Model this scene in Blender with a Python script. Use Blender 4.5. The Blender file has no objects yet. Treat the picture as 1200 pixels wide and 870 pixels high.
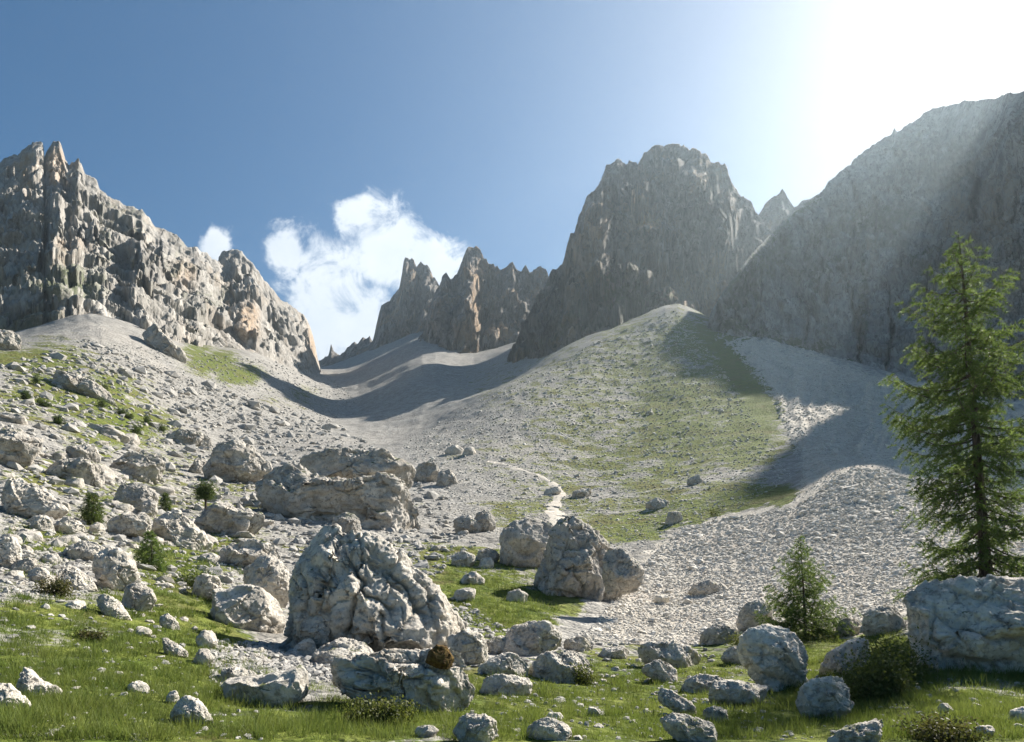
import bpy, bmesh, math, random
import numpy as np
from mathutils import Vector

# ------------------------------------------------------------------ camera, sky, sun, exposure
SC = bpy.context.scene
COL = SC.collection
F, CX, HY, EYE = 700.0, 600.0, 640.0, 1.7       # focal length and horizon in photo pixels, eye height

def P(px, py, d):
    """photo direction at forward distance d (metres) -> world point"""
    return np.stack([(np.asarray(px, float) - CX) / F * d, np.asarray(d, float) + 0 * np.asarray(px, float),
                     (HY - np.asarray(py, float)) / F * d + EYE], -1)

cam_d = bpy.data.cameras.new('camera'); cam = bpy.data.objects.new('camera', cam_d); COL.objects.link(cam)
cam.location = (0, 0, EYE); cam.rotation_euler = (math.radians(90), 0, 0)
cam_d.sensor_fit = 'HORIZONTAL'; cam_d.sensor_width = 36; cam_d.lens = 36 * F / 1200.0
cam_d.shift_y = (HY - 435.0) / 1200.0
cam_d.clip_start = 0.1; cam_d.clip_end = 9000
SC.camera = cam

SUN = Vector(((1345 - CX) / F, 1.0, 1.12)).normalized()
sun_az, sun_el = math.atan2(SUN.x, SUN.y), math.asin(SUN.z)
EXPOSURE = 1.30
SC.view_settings.view_transform = 'Standard'; SC.view_settings.look = 'None'
SC.view_settings.gamma = 1; SC.view_settings.use_curve_mapping = False
SC.view_settings.exposure = EXPOSURE
cy = SC.cycles if hasattr(SC, 'cycles') else None
SC.render.engine = 'CYCLES'
SC.cycles.use_denoising = True
SC.cycles.max_bounces = 6; SC.cycles.diffuse_bounces = 3; SC.cycles.glossy_bounces = 1
SC.cycles.transmission_bounces = 3; SC.cycles.volume_bounces = 0; SC.cycles.transparent_max_bounces = 8

sl = bpy.data.lights.new('sun', 'SUN'); sl.energy = 5.0; sl.angle = math.radians(0.5); sl.color = (1, .95, .87)
so = bpy.data.objects.new('sun', sl); COL.objects.link(so); so.location = (200, 0, 300)
so.rotation_euler = SUN.to_track_quat('Z', 'Y').to_euler()

class N:
    """small node-tree helper"""
    def __init__(s, nt): s.nt = nt; nt.nodes.clear()
    def n(s, t, ins=None, **kw):
        o = s.nt.nodes.new(t)
        for k, v in kw.items(): setattr(o, k, v)
        for k, v in (ins or {}).items(): s.set(o.inputs[k], v)
        return o
    def set(s, sock, v):
        if hasattr(v, 'outputs'): s.nt.links.new(v.outputs[0], sock)
        elif hasattr(v, 'is_linked'): s.nt.links.new(v, sock)
        else:
            if hasattr(sock.default_value, '__len__') and len(sock.default_value) == 4 and len(v) == 3: v = (*v, 1)
            sock.default_value = v
    def math(s, op, a, b=0.0, c=0.0, clamp=False):
        o = s.nt.nodes.new('ShaderNodeMath'); o.operation = op; o.use_clamp = clamp
        for i, v in enumerate((a, b, c)): s.set(o.inputs[i], v)
        return o.outputs[0]
    def vmath(s, op, a, b=(0, 0, 0)):
        o = s.nt.nodes.new('ShaderNodeVectorMath'); o.operation = op
        s.set(o.inputs[0], a); s.set(o.inputs[1], b)
        return o.outputs['Value'] if op in ('DISTANCE', 'LENGTH', 'DOT_PRODUCT') else o.outputs[0]
    def mr(s, v, a, b, c=0.0, d=1.0, smooth=True):
        o = s.nt.nodes.new('ShaderNodeMapRange'); o.interpolation_type = 'SMOOTHSTEP' if smooth else 'LINEAR'
        for k, x in zip(('Value', 'From Min', 'From Max', 'To Min', 'To Max'), (v, a, b, c, d)): s.set(o.inputs[k], x)
        return o.outputs[0]
    def noise(s, vec, scale, detail=6, rough=.6, dist=0.0, out=0):
        o = s.n('ShaderNodeTexNoise', {'Vector': vec, 'Scale': scale, 'Detail': detail, 'Roughness': rough, 'Distortion': dist})
        return o.outputs[out]
    def vor(s, vec, scale, feature='F1', out=0, rnd=1.0):
        o = s.n('ShaderNodeTexVoronoi', {'Vector': vec, 'Scale': scale, 'Randomness': rnd}, feature=feature)
        return o.outputs[out]
    def mix(s, f, a, b, mode='MIX'):
        o = s.nt.nodes.new('ShaderNodeMix'); o.data_type = 'RGBA'; o.blend_type = mode
        s.set(o.inputs[0], f); s.set(o.inputs[6], a); s.set(o.inputs[7], b)
        return o.outputs[2]

W = bpy.data.worlds.new('World'); SC.world = W; W.use_nodes = True
w = N(W.node_tree)
sky = w.n('ShaderNodeTexSky', sky_type='NISHITA', sun_disc=False)
sky.sun_elevation = sun_el; sky.sun_rotation = sun_az
sky.altitude = 1900; sky.air_density = 1.0; sky.dust_density = 3.2; sky.ozone_density = .9
SKY = 0.0465
gen = w.n('ShaderNodeTexCoord').outputs['Generated']
sep = w.n('ShaderNodeSeparateXYZ', {0: gen})
yy = w.math('MAXIMUM', sep.outputs[1], .05)
uv = w.n('ShaderNodeCombineXYZ', {0: w.math('DIVIDE', sep.outputs[0], yy), 1: w.math('DIVIDE', sep.outputs[2], yy)}).outputs[0]
warp = w.n('ShaderNodeTexNoise', {'Vector': uv, 'Scale': 9.0, 'Detail': 5.0, 'Roughness': .6})
uvw = w.vmath('ADD', uv, w.vmath('MULTIPLY', w.vmath('SUBTRACT', warp.outputs['Color'], (.5, .5, .5)), (.13, .13, 0)))
mask = None
for (cx_, cy_, r_) in ((385, 340, 78), (445, 285, 66), (498, 305, 56), (375, 390, 70), (335, 302, 34), (258, 290, 27), (420, 390, 80), (418, 258, 34)):
    dd = w.vmath('DISTANCE', uvw, ((cx_ - CX) / F, (HY - cy_) / F, 0))
    m_ = w.mr(dd, r_ / F * 1.25, r_ / F * .1)
    mask = m_ if mask is None else w.math('MAXIMUM', mask, m_)
cn = w.noise(uv, 13, 10, .66, .5)
dens = w.mr(w.math('ADD', w.math('MULTIPLY', mask, .85), w.math('MULTIPLY', w.math('SUBTRACT', cn, .5), 2.2)), .12, .72)
front = w.math('GREATER_THAN', sep.outputs[1], .1)
dens = w.math('MULTIPLY', w.math('MULTIPLY', dens, w.mr(mask, .03, .30)), w.math('MULTIPLY', front, .95))
shade = w.mix(w.noise(uv, 11, 5, .55), (.40, .46, .54), (.66, .68, .70))
deep = w.n('ShaderNodeHueSaturation', {'Hue': .496, 'Saturation': 1.45, 'Color': sky.outputs[0]})
sv = w.vmath('SCALE', deep.outputs[0]); sv.node.inputs['Scale'].default_value = SKY
lim = .60                                            # the glow round the sun levels off instead of burning out
den = w.vmath('ADD', w.vmath('MULTIPLY', w.vmath('MULTIPLY', sv, sv), (1 / lim ** 2,) * 3), (1, 1, 1))
rt = w.n('ShaderNodeVectorMath', {0: den, 1: (.5, .5, .5)}, operation='POWER').outputs[0]
b1 = w.n('ShaderNodeBackground', {'Color': w.vmath('DIVIDE', sv, rt), 'Strength': 1.0})
b2 = w.n('ShaderNodeBackground', {'Color': shade, 'Strength': .70})
mx = w.n('ShaderNodeMixShader', {0: dens, 1: b1.outputs[0], 2: b2.outputs[0]})
w.n('ShaderNodeOutputWorld', {'Surface': mx.outputs[0]})

# ------------------------------------------------------------------ numpy noise
rng = np.random.default_rng(7)
def _hash(ix, iy, iz, seed):
    h = (ix.astype(np.uint32) * np.uint32(374761393) + iy.astype(np.uint32) * np.uint32(668265263)
         + iz.astype(np.uint32) * np.uint32(2147483647) + np.uint32(seed * 974711 & 0xffffffff))
    h = (h ^ (h >> np.uint32(13))) * np.uint32(1274126177)
    h = (h ^ (h >> np.uint32(15))) * np.uint32(2246822519)
    return h ^ (h >> np.uint32(16))
_G = np.array([[1,1,0],[-1,1,0],[1,-1,0],[-1,-1,0],[1,0,1],[-1,0,1],[1,0,-1],[-1,0,-1],[0,1,1],[0,-1,1],[0,1,-1],[0,-1,-1],[1,1,0],[-1,1,0],[0,-1,1],[0,-1,-1]], np.float32)
def perlin(p, seed=0):
    p = np.asarray(p, np.float32)
    f = np.floor(p); i = f.astype(np.int64).astype(np.int32); t = p - f
    u = t * t * t * (t * (t * 6 - 15) + 10)
    out = 0
    for dx in (0, 1):
        wx = u[..., 0] if dx else 1 - u[..., 0]
        for dy in (0, 1):
            wy = u[..., 1] if dy else 1 - u[..., 1]
            for dz in (0, 1):
                wz = u[..., 2] if dz else 1 - u[..., 2]
                g = _G[_hash(i[..., 0] + dx, i[..., 1] + dy, i[..., 2] + dz, seed) & 15]
                out = out + wx * wy * wz * (g[..., 0] * (t[..., 0] - dx) + g[..., 1] * (t[..., 1] - dy) + g[..., 2] * (t[..., 2] - dz))
    return out
def fbm(p, octv=4, seed=0, gain=.5, lac=2.03):
    a, s, r = 1.0, 0, np.asarray(p, np.float32)
    for k in range(octv):
        s = s + a * perlin(r, seed + k); a *= gain; r = r * lac + 17.3
    return s
def ridged(p, octv=4, seed=0, gain=.5, lac=2.03):
    a, s, r = 1.0, 0, np.asarray(p, np.float32)
    for k in range(octv):
        s = s + a * (1 - 2 * np.abs(perlin(r, seed + k)) - .5); a *= gain; r = r * lac + 11.1
    return s
def worley(p, seed=0):
    """F1 and F2 distances, the id of the nearest cell, and a random tilted plane in each cell"""
    p = np.asarray(p, np.float32); i = np.floor(p).astype(np.int32)
    f1 = np.full(p.shape[:-1], 9., np.float32); f2 = f1.copy(); idn = np.zeros(p.shape[:-1], np.float32); dv = np.zeros_like(p)
    for dx in (-1, 0, 1):
        for dy in (-1, 0, 1):
            for dz in (-1, 0, 1):
                c = i + np.array([dx, dy, dz], np.int32)
                h = _hash(c[..., 0], c[..., 1], c[..., 2], seed)
                q = p - c - np.stack([(h & 1023) / 1023., ((h >> np.uint32(10)) & 1023) / 1023., ((h >> np.uint32(20)) & 1023) / 1023.], -1)
                d = np.sqrt((q * q).sum(-1))
                new = d < f1
                f2 = np.where(new, f1, np.minimum(f2, d)); idn = np.where(new, (h & 4095) / 4095., idn); f1 = np.where(new, d, f1)
                dv = np.where(new[..., None], q, dv)
    a_ = idn * 331.7; tl = dv[..., 0] * np.sin(a_) + dv[..., 1] * np.cos(a_ * 1.7) + dv[..., 2] * np.sin(a_ * 2.3 + 1)
    return f1, f2, idn, tl
def sstep(a, b, x):
    t = np.clip((x - a) / (b - a), 0, 1); return t * t * (3 - 2 * t)
def interp(pts, x):
    a = np.array(pts, float); return np.interp(x, a[:, 0], a[:, 1])
def inpoly(poly, px, py):
    px = np.asarray(px, float); py = np.asarray(py, float); r = np.zeros(px.shape, bool); n = len(poly)
    for k in range(n):
        x1, y1 = poly[k]; x2, y2 = poly[(k + 1) % n]
        if y1 == y2: continue
        r ^= ((y1 > py) != (y2 > py)) & (px < (x2 - x1) * (py - y1) / (y2 - y1) + x1)
    return r
def polydist(poly, px, py):
    """signed distance in photo pixels, positive inside"""
    px = np.asarray(px, np.float32); py = np.asarray(py, np.float32); d = np.full(px.shape, 1e9, np.float32); n = len(poly)
    for k in range(n):
        x1, y1 = poly[k]; x2, y2 = poly[(k + 1) % n]
        vx, vy = x2 - x1, y2 - y1
        t = np.clip(((px - x1) * vx + (py - y1) * vy) / (vx * vx + vy * vy + 1e-9), 0, 1)
        d = np.minimum(d, np.hypot(px - x1 - t * vx, py - y1 - t * vy))
    return np.where(inpoly(poly, px, py), d, -d)

# ------------------------------------------------------------------ mesh and tag helpers
def mesh(name, V, Fc, mats, smooth=True, attrs=None, midx=None):
    V = np.asarray(V, np.float32).reshape(-1, 3); Fc = np.asarray(Fc, np.int32)
    me = bpy.data.meshes.new(name); k = Fc.shape[1]; nf = len(Fc)
    me.vertices.add(len(V)); me.vertices.foreach_set('co', V.ravel())
    me.loops.add(nf * k); me.loops.foreach_set('vertex_index', Fc.ravel())
    me.polygons.add(nf); me.polygons.foreach_set('loop_start', np.arange(0, nf * k, k, dtype=np.int32))
    me.polygons.foreach_set('use_smooth', np.full(nf, smooth, bool))
    if midx is not None: me.polygons.foreach_set('material_index', np.asarray(midx, np.int32))
    for m in (mats if isinstance(mats, (list, tuple)) else [mats]): me.materials.append(m)
    for an, av in (attrs or {}).items():
        a = me.attributes.new(an, 'FLOAT', 'POINT'); a.data.foreach_set('value', np.asarray(av, np.float32).ravel())
    me.update(); me.validate()
    return me
def link(name, me, parent=None, loc=(0, 0, 0)):
    o = bpy.data.objects.new(name, me); COL.objects.link(o); o.location = loc
    if parent: o.parent = parent
    return o
def tag(o, label=None, cat=None, group=None, kind=None):
    for k, v in (('label', label), ('category', cat), ('group', group), ('kind', kind)):
        if v: o[k] = v
    return o
def empty(name, loc):
    o = bpy.data.objects.new(name, None); COL.objects.link(o); o.location = loc; o.empty_display_size = .2
    return o
def gridfaces(nu, nv):
    i = np.arange(nu * nv).reshape(nu, nv)
    return np.stack([i[:-1, :-1], i[1:, :-1], i[1:, 1:], i[:-1, 1:]], -1).reshape(-1, 4)

# ------------------------------------------------------------------ materials
def new_mat(name):
    m = bpy.data.materials.new(name); m.use_nodes = True
    return m, N(m.node_tree)
def finish(t, color, rough=.9, bump=None, strength=.5, dist=.1, spec=.2):
    b = t.n('ShaderNodeBsdfPrincipled', {'Base Color': color, 'Roughness': rough, 'Specular IOR Level': spec})
    if bump is not None:
        bn = t.n('ShaderNodeBump', {'Height': bump, 'Strength': strength, 'Distance': dist})
        t.set(b.inputs['Normal'], bn.outputs[0])
    t.n('ShaderNodeOutputMaterial', {'Surface': b.outputs[0]})

def rock_mat(name, s=1.0, pale=(.66, .60, .51), mid=(.46, .415, .35), dark=(.15, .138, .12), warm=(.42, .33, .22), warm_amt=.25, moss=0.0, stretch=1.0, bstr=.6):
    m, t = new_mat(name)
    g = t.n('ShaderNodeNewGeometry'); pos = g.outputs['Position']
    pv = t.vmath('MULTIPLY', pos, (s, s, s * stretch))
    n1 = t.noise(pv, 1.3, 9, .62, .4); n2 = t.noise(pv, 5.5, 8, .68, .2); n3 = t.noise(t.vmath('ADD', pv, (31, 7, 3)), .55, 5, .6, .6)
    c = t.mix(t.mr(n1, .40, .62), mid, pale)
    c = t.mix(t.math('MULTIPLY', t.mr(n2, .50, .66), .8), c, dark)
    c = t.mix(t.math('MULTIPLY', t.mr(n3, .54, .68), warm_amt), c, warm)
    n5 = t.noise(pv, 24, 4, .7)
    c = t.mix(t.mr(n5, .35, .7, 0, .45), c, t.mix(.5, c, (.62, .61, .58)))
    sp = t.noise(t.vmath('ADD', pv, (9, 4, 1)), 13, 6, .72)
    c = t.mix(t.math('MULTIPLY', t.mr(sp, .56, .66), .6), c, (.09, .088, .085))
    if moss:
        nz = t.n('ShaderNodeSeparateXYZ', {0: g.outputs['Normal']}).outputs[2]
        mk = t.math('MULTIPLY', t.mr(nz, .62, .85), t.mr(t.noise(pv, 1.9, 6, .65), .62 - .2 * moss, .70 - .2 * moss))
        c = t.mix(mk, c, t.mix(t.noise(pv, 6, 4), (.05, .075, .02), (.13, .14, .045)))
    h = t.math('ADD', t.math('MULTIPLY', n2, .6), t.math('ADD', t.math('MULTIPLY', n5, .22), t.math('MULTIPLY', sp, -.3)))
    finish(t, c, .92, h, bstr, .26 / s)
    return m

def cliff_mat(name, s=1.0, pale=(.36, .345, .325), mid=(.24, .232, .222), dark=(.105, .102, .10), warm=(.42, .28, .15), warm_amt=.55, green=0.0, beds=1.0, bump=.9):
    """weathered dolomite wall: vertical streaks, beds, yellow fresh scars, turf on ledges"""
    m, t = new_mat(name)
    g = t.n('ShaderNodeNewGeometry'); pos = g.outputs['Position']
    vs = t.vmath('MULTIPLY', pos, (s, s, s * .42)); iso = t.vmath('MULTIPLY', pos, (s, s, s))
    bed = t.vmath('MULTIPLY', pos, (s * .12, s * .12, s * 1.2))
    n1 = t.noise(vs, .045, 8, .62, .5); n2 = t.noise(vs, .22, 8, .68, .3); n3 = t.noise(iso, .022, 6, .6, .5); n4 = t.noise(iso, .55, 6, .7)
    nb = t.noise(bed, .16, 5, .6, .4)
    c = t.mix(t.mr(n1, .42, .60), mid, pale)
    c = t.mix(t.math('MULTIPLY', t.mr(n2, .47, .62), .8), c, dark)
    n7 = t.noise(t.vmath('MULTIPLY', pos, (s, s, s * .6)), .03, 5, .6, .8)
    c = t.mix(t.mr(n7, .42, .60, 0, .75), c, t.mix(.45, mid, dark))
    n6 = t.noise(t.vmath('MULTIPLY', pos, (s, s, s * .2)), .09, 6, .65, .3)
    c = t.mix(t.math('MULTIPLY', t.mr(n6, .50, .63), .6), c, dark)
    c = t.mix(t.math('MULTIPLY', t.mr(nb, .52, .70), .35 * beds), c, dark)
    wa = t.n('ShaderNodeAttribute', attribute_name='warm').outputs['Fac']
    c = t.mix(t.math('MULTIPLY', t.mr(t.math('ADD', n3, t.math('MULTIPLY', t.math('SUBTRACT', n2, .5), .5)), .52, .66), warm_amt * .5), c, warm)
    c = t.mix(t.math('MULTIPLY', wa, t.mr(n2, .35, .6, .55, 1)), c, (.52, .34, .19))
    c = t.mix(t.mr(n4, .45, .75, 0, .4), c, t.mix(.5, c, (.5, .48, .46)))
    ga = t.n('ShaderNodeAttribute', attribute_name='green').outputs['Fac']
    nz = t.n('ShaderNodeSeparateXYZ', {0: g.outputs['Normal']}).outputs[2]
    gn = t.mr(t.noise(iso, .12, 6, .65), .38, .52)
    gm = t.math('ADD', t.math('MULTIPLY', ga, t.math('MULTIPLY', gn, .85)), t.math('MULTIPLY', green, t.math('MULTIPLY', t.mr(nz, .3, .6), gn)), clamp=True)
    c = t.mix(gm, c, t.mix(n4, (.035, .055, .016), (.10, .12, .04)))
    ck = t.mr(t.vor(t.vmath('ADD', vs, t.vmath('MULTIPLY', t.n('ShaderNodeTexNoise', {'Vector': vs, 'Scale': .12, 'Detail': 4.0}).outputs['Color'], (7, 7, 7))), .07, 'DISTANCE_TO_EDGE'), 0, .05)
    c = t.mix(t.math('MULTIPLY', t.math('SUBTRACT', 1, ck), .5), c, dark)
    sa_ = t.n('ShaderNodeAttribute', attribute_name='crack_shade').outputs['Fac']
    c = t.mix(t.math('MULTIPLY', sa_, t.mr(n4, .3, .6, .6, 1)), c, (.05, .047, .045))  # shade inside the carved cracks, painted in as dark colour
    h = t.math('ADD', t.math('ADD', t.math('MULTIPLY', n2, 1.0), t.math('MULTIPLY', nb, .4 * beds)), t.math('ADD', t.math('MULTIPLY', n4, .35), t.math('MULTIPLY', ck, .3)))
    finish(t, c, .95, h, bump, 5.0 / s, .1)
    return m

def ground_mat():
    m, t = new_mat('alpine_ground')
    g = t.n('ShaderNodeNewGeometry'); pos = g.outputs['Position']
    at = lambda n: t.n('ShaderNodeAttribute', attribute_name=n).outputs['Fac']
    ga, gr, fr = at('turf'), at('gravel'), at('farness')
    nA = t.noise(pos, .16, 9, .66, .5); nB = t.noise(pos, 1.1, 8, .68, .3); nC = t.noise(pos, 7.0, 6, .7); nD = t.noise(pos, .035, 6, .6, .4)
    # stony ground
    sc = t.mix(t.mr(nA, .36, .64), (.225, .207, .18), (.345, .325, .292))
    sc = t.mix(t.mr(nD, .45, .7, 0, .5), sc, (.40, .355, .30))
    v1 = t.vor(pos, 1.6, 'F1', 1); v2 = t.vor(pos, 5.5, 'F1', 1); v3 = t.vor(pos, .55, 'F1', 1)
    val = lambda v: t.n('ShaderNodeSeparateColor', {0: v}).outputs[0]
    st = t.math('ADD', t.math('MULTIPLY', val(v1), .4), t.math('ADD', t.math('MULTIPLY', val(v2), .3), t.math('MULTIPLY', val(v3), .3)))
    sc = t.mix(t.mr(st, .2, .85, 0, 1), t.mix(.55, sc, (.17, .163, .15)), t.mix(.4, sc, (.50, .48, .44)))
    # white river-like gravel
    wg = t.mix(t.mr(st, .15, .85), (.35, .315, .26), (.58, .53, .455))
    wg = t.mix(t.mr(nA, .46, .66, 0, .7), wg, (.47, .40, .33))
    sc = t.mix(gr, sc, wg)
    # turf
    tf = t.mix(t.mr(nB, .35, .68), (.065, .095, .016), (.17, .19, .042))
    tf = t.mix(t.mr(nA, .48, .66, 0, .8), tf, (.155, .14, .055))
    tf = t.mix(t.mr(t.noise(t.vmath('ADD', pos, (5, 9, 2)), .7, 6, .7), .54, .66, 0, .6), tf, (.085, .06, .03))
    tf = t.mix(t.mr(nC, .5, .8, 0, .5), tf, (.05, .06, .018))
    thr = t.math('ADD', t.math('MULTIPLY', nA, .55), t.math('ADD', t.math('MULTIPLY', nB, .30), t.math('MULTIPLY', nC, .15)))
    k = t.mr(t.math('ADD', ga, t.math('MULTIPLY', t.math('SUBTRACT', thr, .5), 4.0)), .42, .62)
    c = t.mix(k, sc, tf)
    hs = t.math('ADD', t.math('MULTIPLY', t.vor(pos, 5.5), -.5), t.math('ADD', t.math('MULTIPLY', t.vor(pos, 1.6), t.math('MULTIPLY_ADD', gr, .9, -1.2)), t.math('ADD', t.math('MULTIPLY', nC, .3), t.math('MULTIPLY', nB, .8))))
    finish(t, c, .95, hs, .8, .25, .1)
    return m

M_GROUND = ground_mat()
M_ROCK = rock_mat('pale_limestone', 1.0, moss=.25)
M_ROCK_W = rock_mat('white_limestone', 1.0, pale=(.78, .72, .62), mid=(.68, .61, .50), dark=(.36, .32, .26), warm=(.50, .38, .24), warm_amt=.4)
M_ROCK_G = rock_mat('grey_limestone', .7, pale=(.54, .49, .42), mid=(.35, .315, .27), warm_amt=.3, moss=.5)
M_PEB = rock_mat('gravel_stone', 2.0, pale=(.70, .645, .56), mid=(.54, .495, .425), dark=(.30, .27, .225), warm=(.50, .42, .33), warm_amt=.4, bstr=.3)
M_PEB_G = rock_mat('scree_stone', 2.0, pale=(.42, .395, .355), mid=(.285, .268, .24), dark=(.14, .132, .12), warm=(.38, .31, .24), warm_amt=.3, bstr=.3)

def leaf_mat(name, a, b, trans=.5, scale=3.0):
    m, t = new_mat(name)
    g = t.n('ShaderNodeNewGeometry'); pos = g.outputs['Position']
    c = t.mix(t.mr(t.noise(pos, scale, 4, .6), .35, .65), a, b)
    hs = t.n('ShaderNodeAttribute', attribute_name='tone').outputs['Fac']
    c = t.mix(t.math('MULTIPLY', hs, .8), c, t.mix(.5, b, (.24, .22, .08)))
    d = t.n('ShaderNodeBsdfPrincipled', {'Base Color': c, 'Roughness': .6, 'Specular IOR Level': .25})
    tr = t.n('ShaderNodeBsdfTranslucent', {'Color': t.mix(.35, c, (.20, .24, .03))})
    mx = t.n('ShaderNodeMixShader', {0: trans, 1: d.outputs[0], 2: tr.outputs[0]})
    t.n('ShaderNodeOutputMaterial', {'Surface': mx.outputs[0]})
    return m
M_NEEDLE = leaf_mat('larch_needles', (.06, .115, .034), (.13, .205, .055), .5, 1.5)
M_GRASS = leaf_mat('grass_blades', (.07, .115, .022), (.165, .21, .05), .45, 1.2)
M_SHRUB = leaf_mat('shrub_leaves', (.045, .065, .018), (.11, .12, .03), .4, 4)
M_HEATH = leaf_mat('heath_leaves', (.035, .045, .018), (.10, .075, .03), .3, 5)
M_PINE = leaf_mat('dwarf_pine_needles', (.025, .05, .014), (.06, .105, .025), .35, 2)
def bark_mat():
    m, t = new_mat('larch_bark')
    pos = t.n('ShaderNodeNewGeometry').outputs['Position']
    n = t.noise(t.vmath('MULTIPLY', pos, (14, 14, 4)), 1, 7, .65)
    finish(t, t.mix(t.mr(n, .35, .65), (.045, .034, .027), (.15, .115, .09)), .9, n, .8, .03)
    return m
M_BARK = bark_mat()
def path_mat():
    m, t = new_mat('trodden_path')
    pos = t.n('ShaderNodeNewGeometry').outputs['Position']
    n = t.noise(pos, 2.2, 7, .7)
    finish(t, t.mix(t.mr(n, .35, .65), (.36, .32, .26), (.55, .50, .43)), .95, n, .5, .1)
    return m
M_PATH = path_mat()

# ------------------------------------------------------------------ terrain: distances of the visible ground, column by column
G = {
 -200: [(870,4.5),(760,7.5),(650,13),(560,24),(480,45),(420,80),(392,130),(382,200),(385,300),(420,600),(470,1300)],
 0:   [(870,4.7),(800,6.8),(740,9.5),(680,14),(610,24),(545,40),(480,70),(425,115),(402,170),(395,215),(400,300),(430,600),(480,1300)],
 100: [(870,5),(800,7.4),(745,10.5),(690,15.5),(630,25),(570,42),(510,72),(450,118),(400,180),(370,240),(372,320),(410,600),(470,1300)],
 200: [(870,5.4),(805,8),(755,11.5),(705,17),(655,26),(605,42),(560,66),(515,105),(460,165),(418,230),(398,300),(400,380),(430,700),(470,1300)],
 300: [(870,5.6),(815,8.5),(775,12),(735,18),(680,26),(635,37),(592,56),(555,88),(525,130),(490,190),(455,270),(425,370),(410,480),(420,700),(470,1300)],
 400: [(870,5.8),(818,8.8),(785,12.5),(740,19),(690,28),(645,39),(605,56),(570,82),(540,118),(518,165),(501,240),(484,340),(456,500),(432,760),(424,1000),(450,1300)],
 500: [(870,6),(822,9),(785,13),(745,19),(700,27),(655,39),(622,55),(585,80),(548,115),(522,150),(508,185),(498,240),(455,330),(426,450),(404,600),(388,800),(378,950),(400,1300)],
 450: [(520,170),(505,235),(472,330),(444,480),(415,700),(402,950)],
 555: [(476,212),(464,290),(446,390),(424,520),(404,720)],
 600: [(870,6.2),(824,9.2),(785,13.5),(748,19.5),(700,29),(660,40),(628,54),(592,78),(552,110),(515,145),(480,185),(450,235),(448,300),(430,375),(412,480),(400,650),(420,1300)],
 700: [(870,6.4),(826,9.6),(790,14),(760,19),(728,26),(690,35),(650,47),(612,66),(568,98),(520,145),(470,200),(425,262),(396,310),(396,400),(410,700),(440,1300)],
 800: [(870,6.4),(830,9.5),(795,13.5),(768,18),(730,26),(690,35),(645,47),(608,60),(572,84),(520,132),(460,200),(400,280),(358,345),(360,420),(400,700),(440,1300)],
 740: [(430,258),(395,305),(378,330),(384,420)],
 785: [(480,180),(430,245),(388,305),(356,350),(364,420)],
 815: [(400,285),(370,332),(366,350),(380,420)],
 850: [(870,6.4),(830,9.5),(795,13),(765,17.5),(725,25),(680,35),(640,45),(603,57),(572,76),(518,126),(458,195),(405,270),(385,320),(385,420),(410,700),(440,1300)],
 900: [(870,6.4),(832,9.2),(795,12.8),(762,17),(722,24),(675,33),(630,43),(597,54),(570,72),(522,112),(474,165),(430,230),(398,300),(400,400),(420,700),(450,1300)],
 1000:[(870,6.3),(830,8.8),(790,12),(758,15.5),(722,21),(665,31),(605,41),(550,51),(546,66),(526,92),(492,132),(452,190),(428,240),(428,330),(450,700),(480,1300)],
 1100:[(870,6.2),(825,8.3),(780,10.8),(745,13.5),(705,19),(650,28),(600,37),(566,46),(556,60),(538,80),(508,115),(472,170),(456,215),(460,330),(480,700),(500,1300)],
 1200:[(870,6),(830,8),(795,9.8),(760,12),(705,17),(650,25),(602,34),(572,44),(556,58),(532,82),(500,122),(478,175),(474,215),(478,330),(500,700),(520,1300)],
 1400:[(870,6),(810,8.5),(765,11.5),(705,16.5),(645,25),(592,36),(562,50),(532,80),(512,120),(502,175),(498,215),(500,330),(520,700),(540,1300)],
}
cp, cv = [], []
for px_, lst in G.items():
    for py_, d_ in lst: cp.append((px_ / 190.0, math.log(d_) * 1.25)); cv.append(py_)
    for d_ in (3.3, 2.2, 1.3) if len(lst) > 6 else (): cp.append((px_ / 190.0, math.log(d_) * 1.25)); cv.append(HY + F * EYE / d_ * (1.0 if px_ > 0 else .94))
cp = np.array(cp); cv = np.array(cv)
def _u(a, b):
    r2 = ((a[:, None, :] - b[None]) ** 2).sum(-1); return np.where(r2 > 0, r2 * np.log(r2 + 1e-12), 0)
# the near rows rise steeply in py: fit py multiplied by distance (height) instead, it is smoother
dist_c = np.exp(cp[:, 1] / 1.25); hgt = (HY - cv) / F
nC_ = len(cp); A = np.zeros((nC_ + 3, nC_ + 3)); A[:nC_, :nC_] = _u(cp, cp) + np.eye(nC_) * .02
A[:nC_, nC_:] = np.c_[np.ones(nC_), cp]; A[nC_:, :nC_] = A[:nC_, nC_:].T
sol = np.linalg.solve(A, np.r_[hgt, 0, 0, 0])
def slope_e(px, ld):
    q = np.stack([np.clip(px, -300, 1500) / 190.0, ld * 1.25], -1).reshape(-1, 2); o = np.empty(len(q))
    for k in range(0, len(q), 20000):
        o[k:k + 20000] = _u(q[k:k + 20000], cp) @ sol[:nC_] + np.c_[np.ones(len(q[k:k + 20000])), q[k:k + 20000]] @ sol[nC_:]
    return o.reshape(px.shape)

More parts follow.
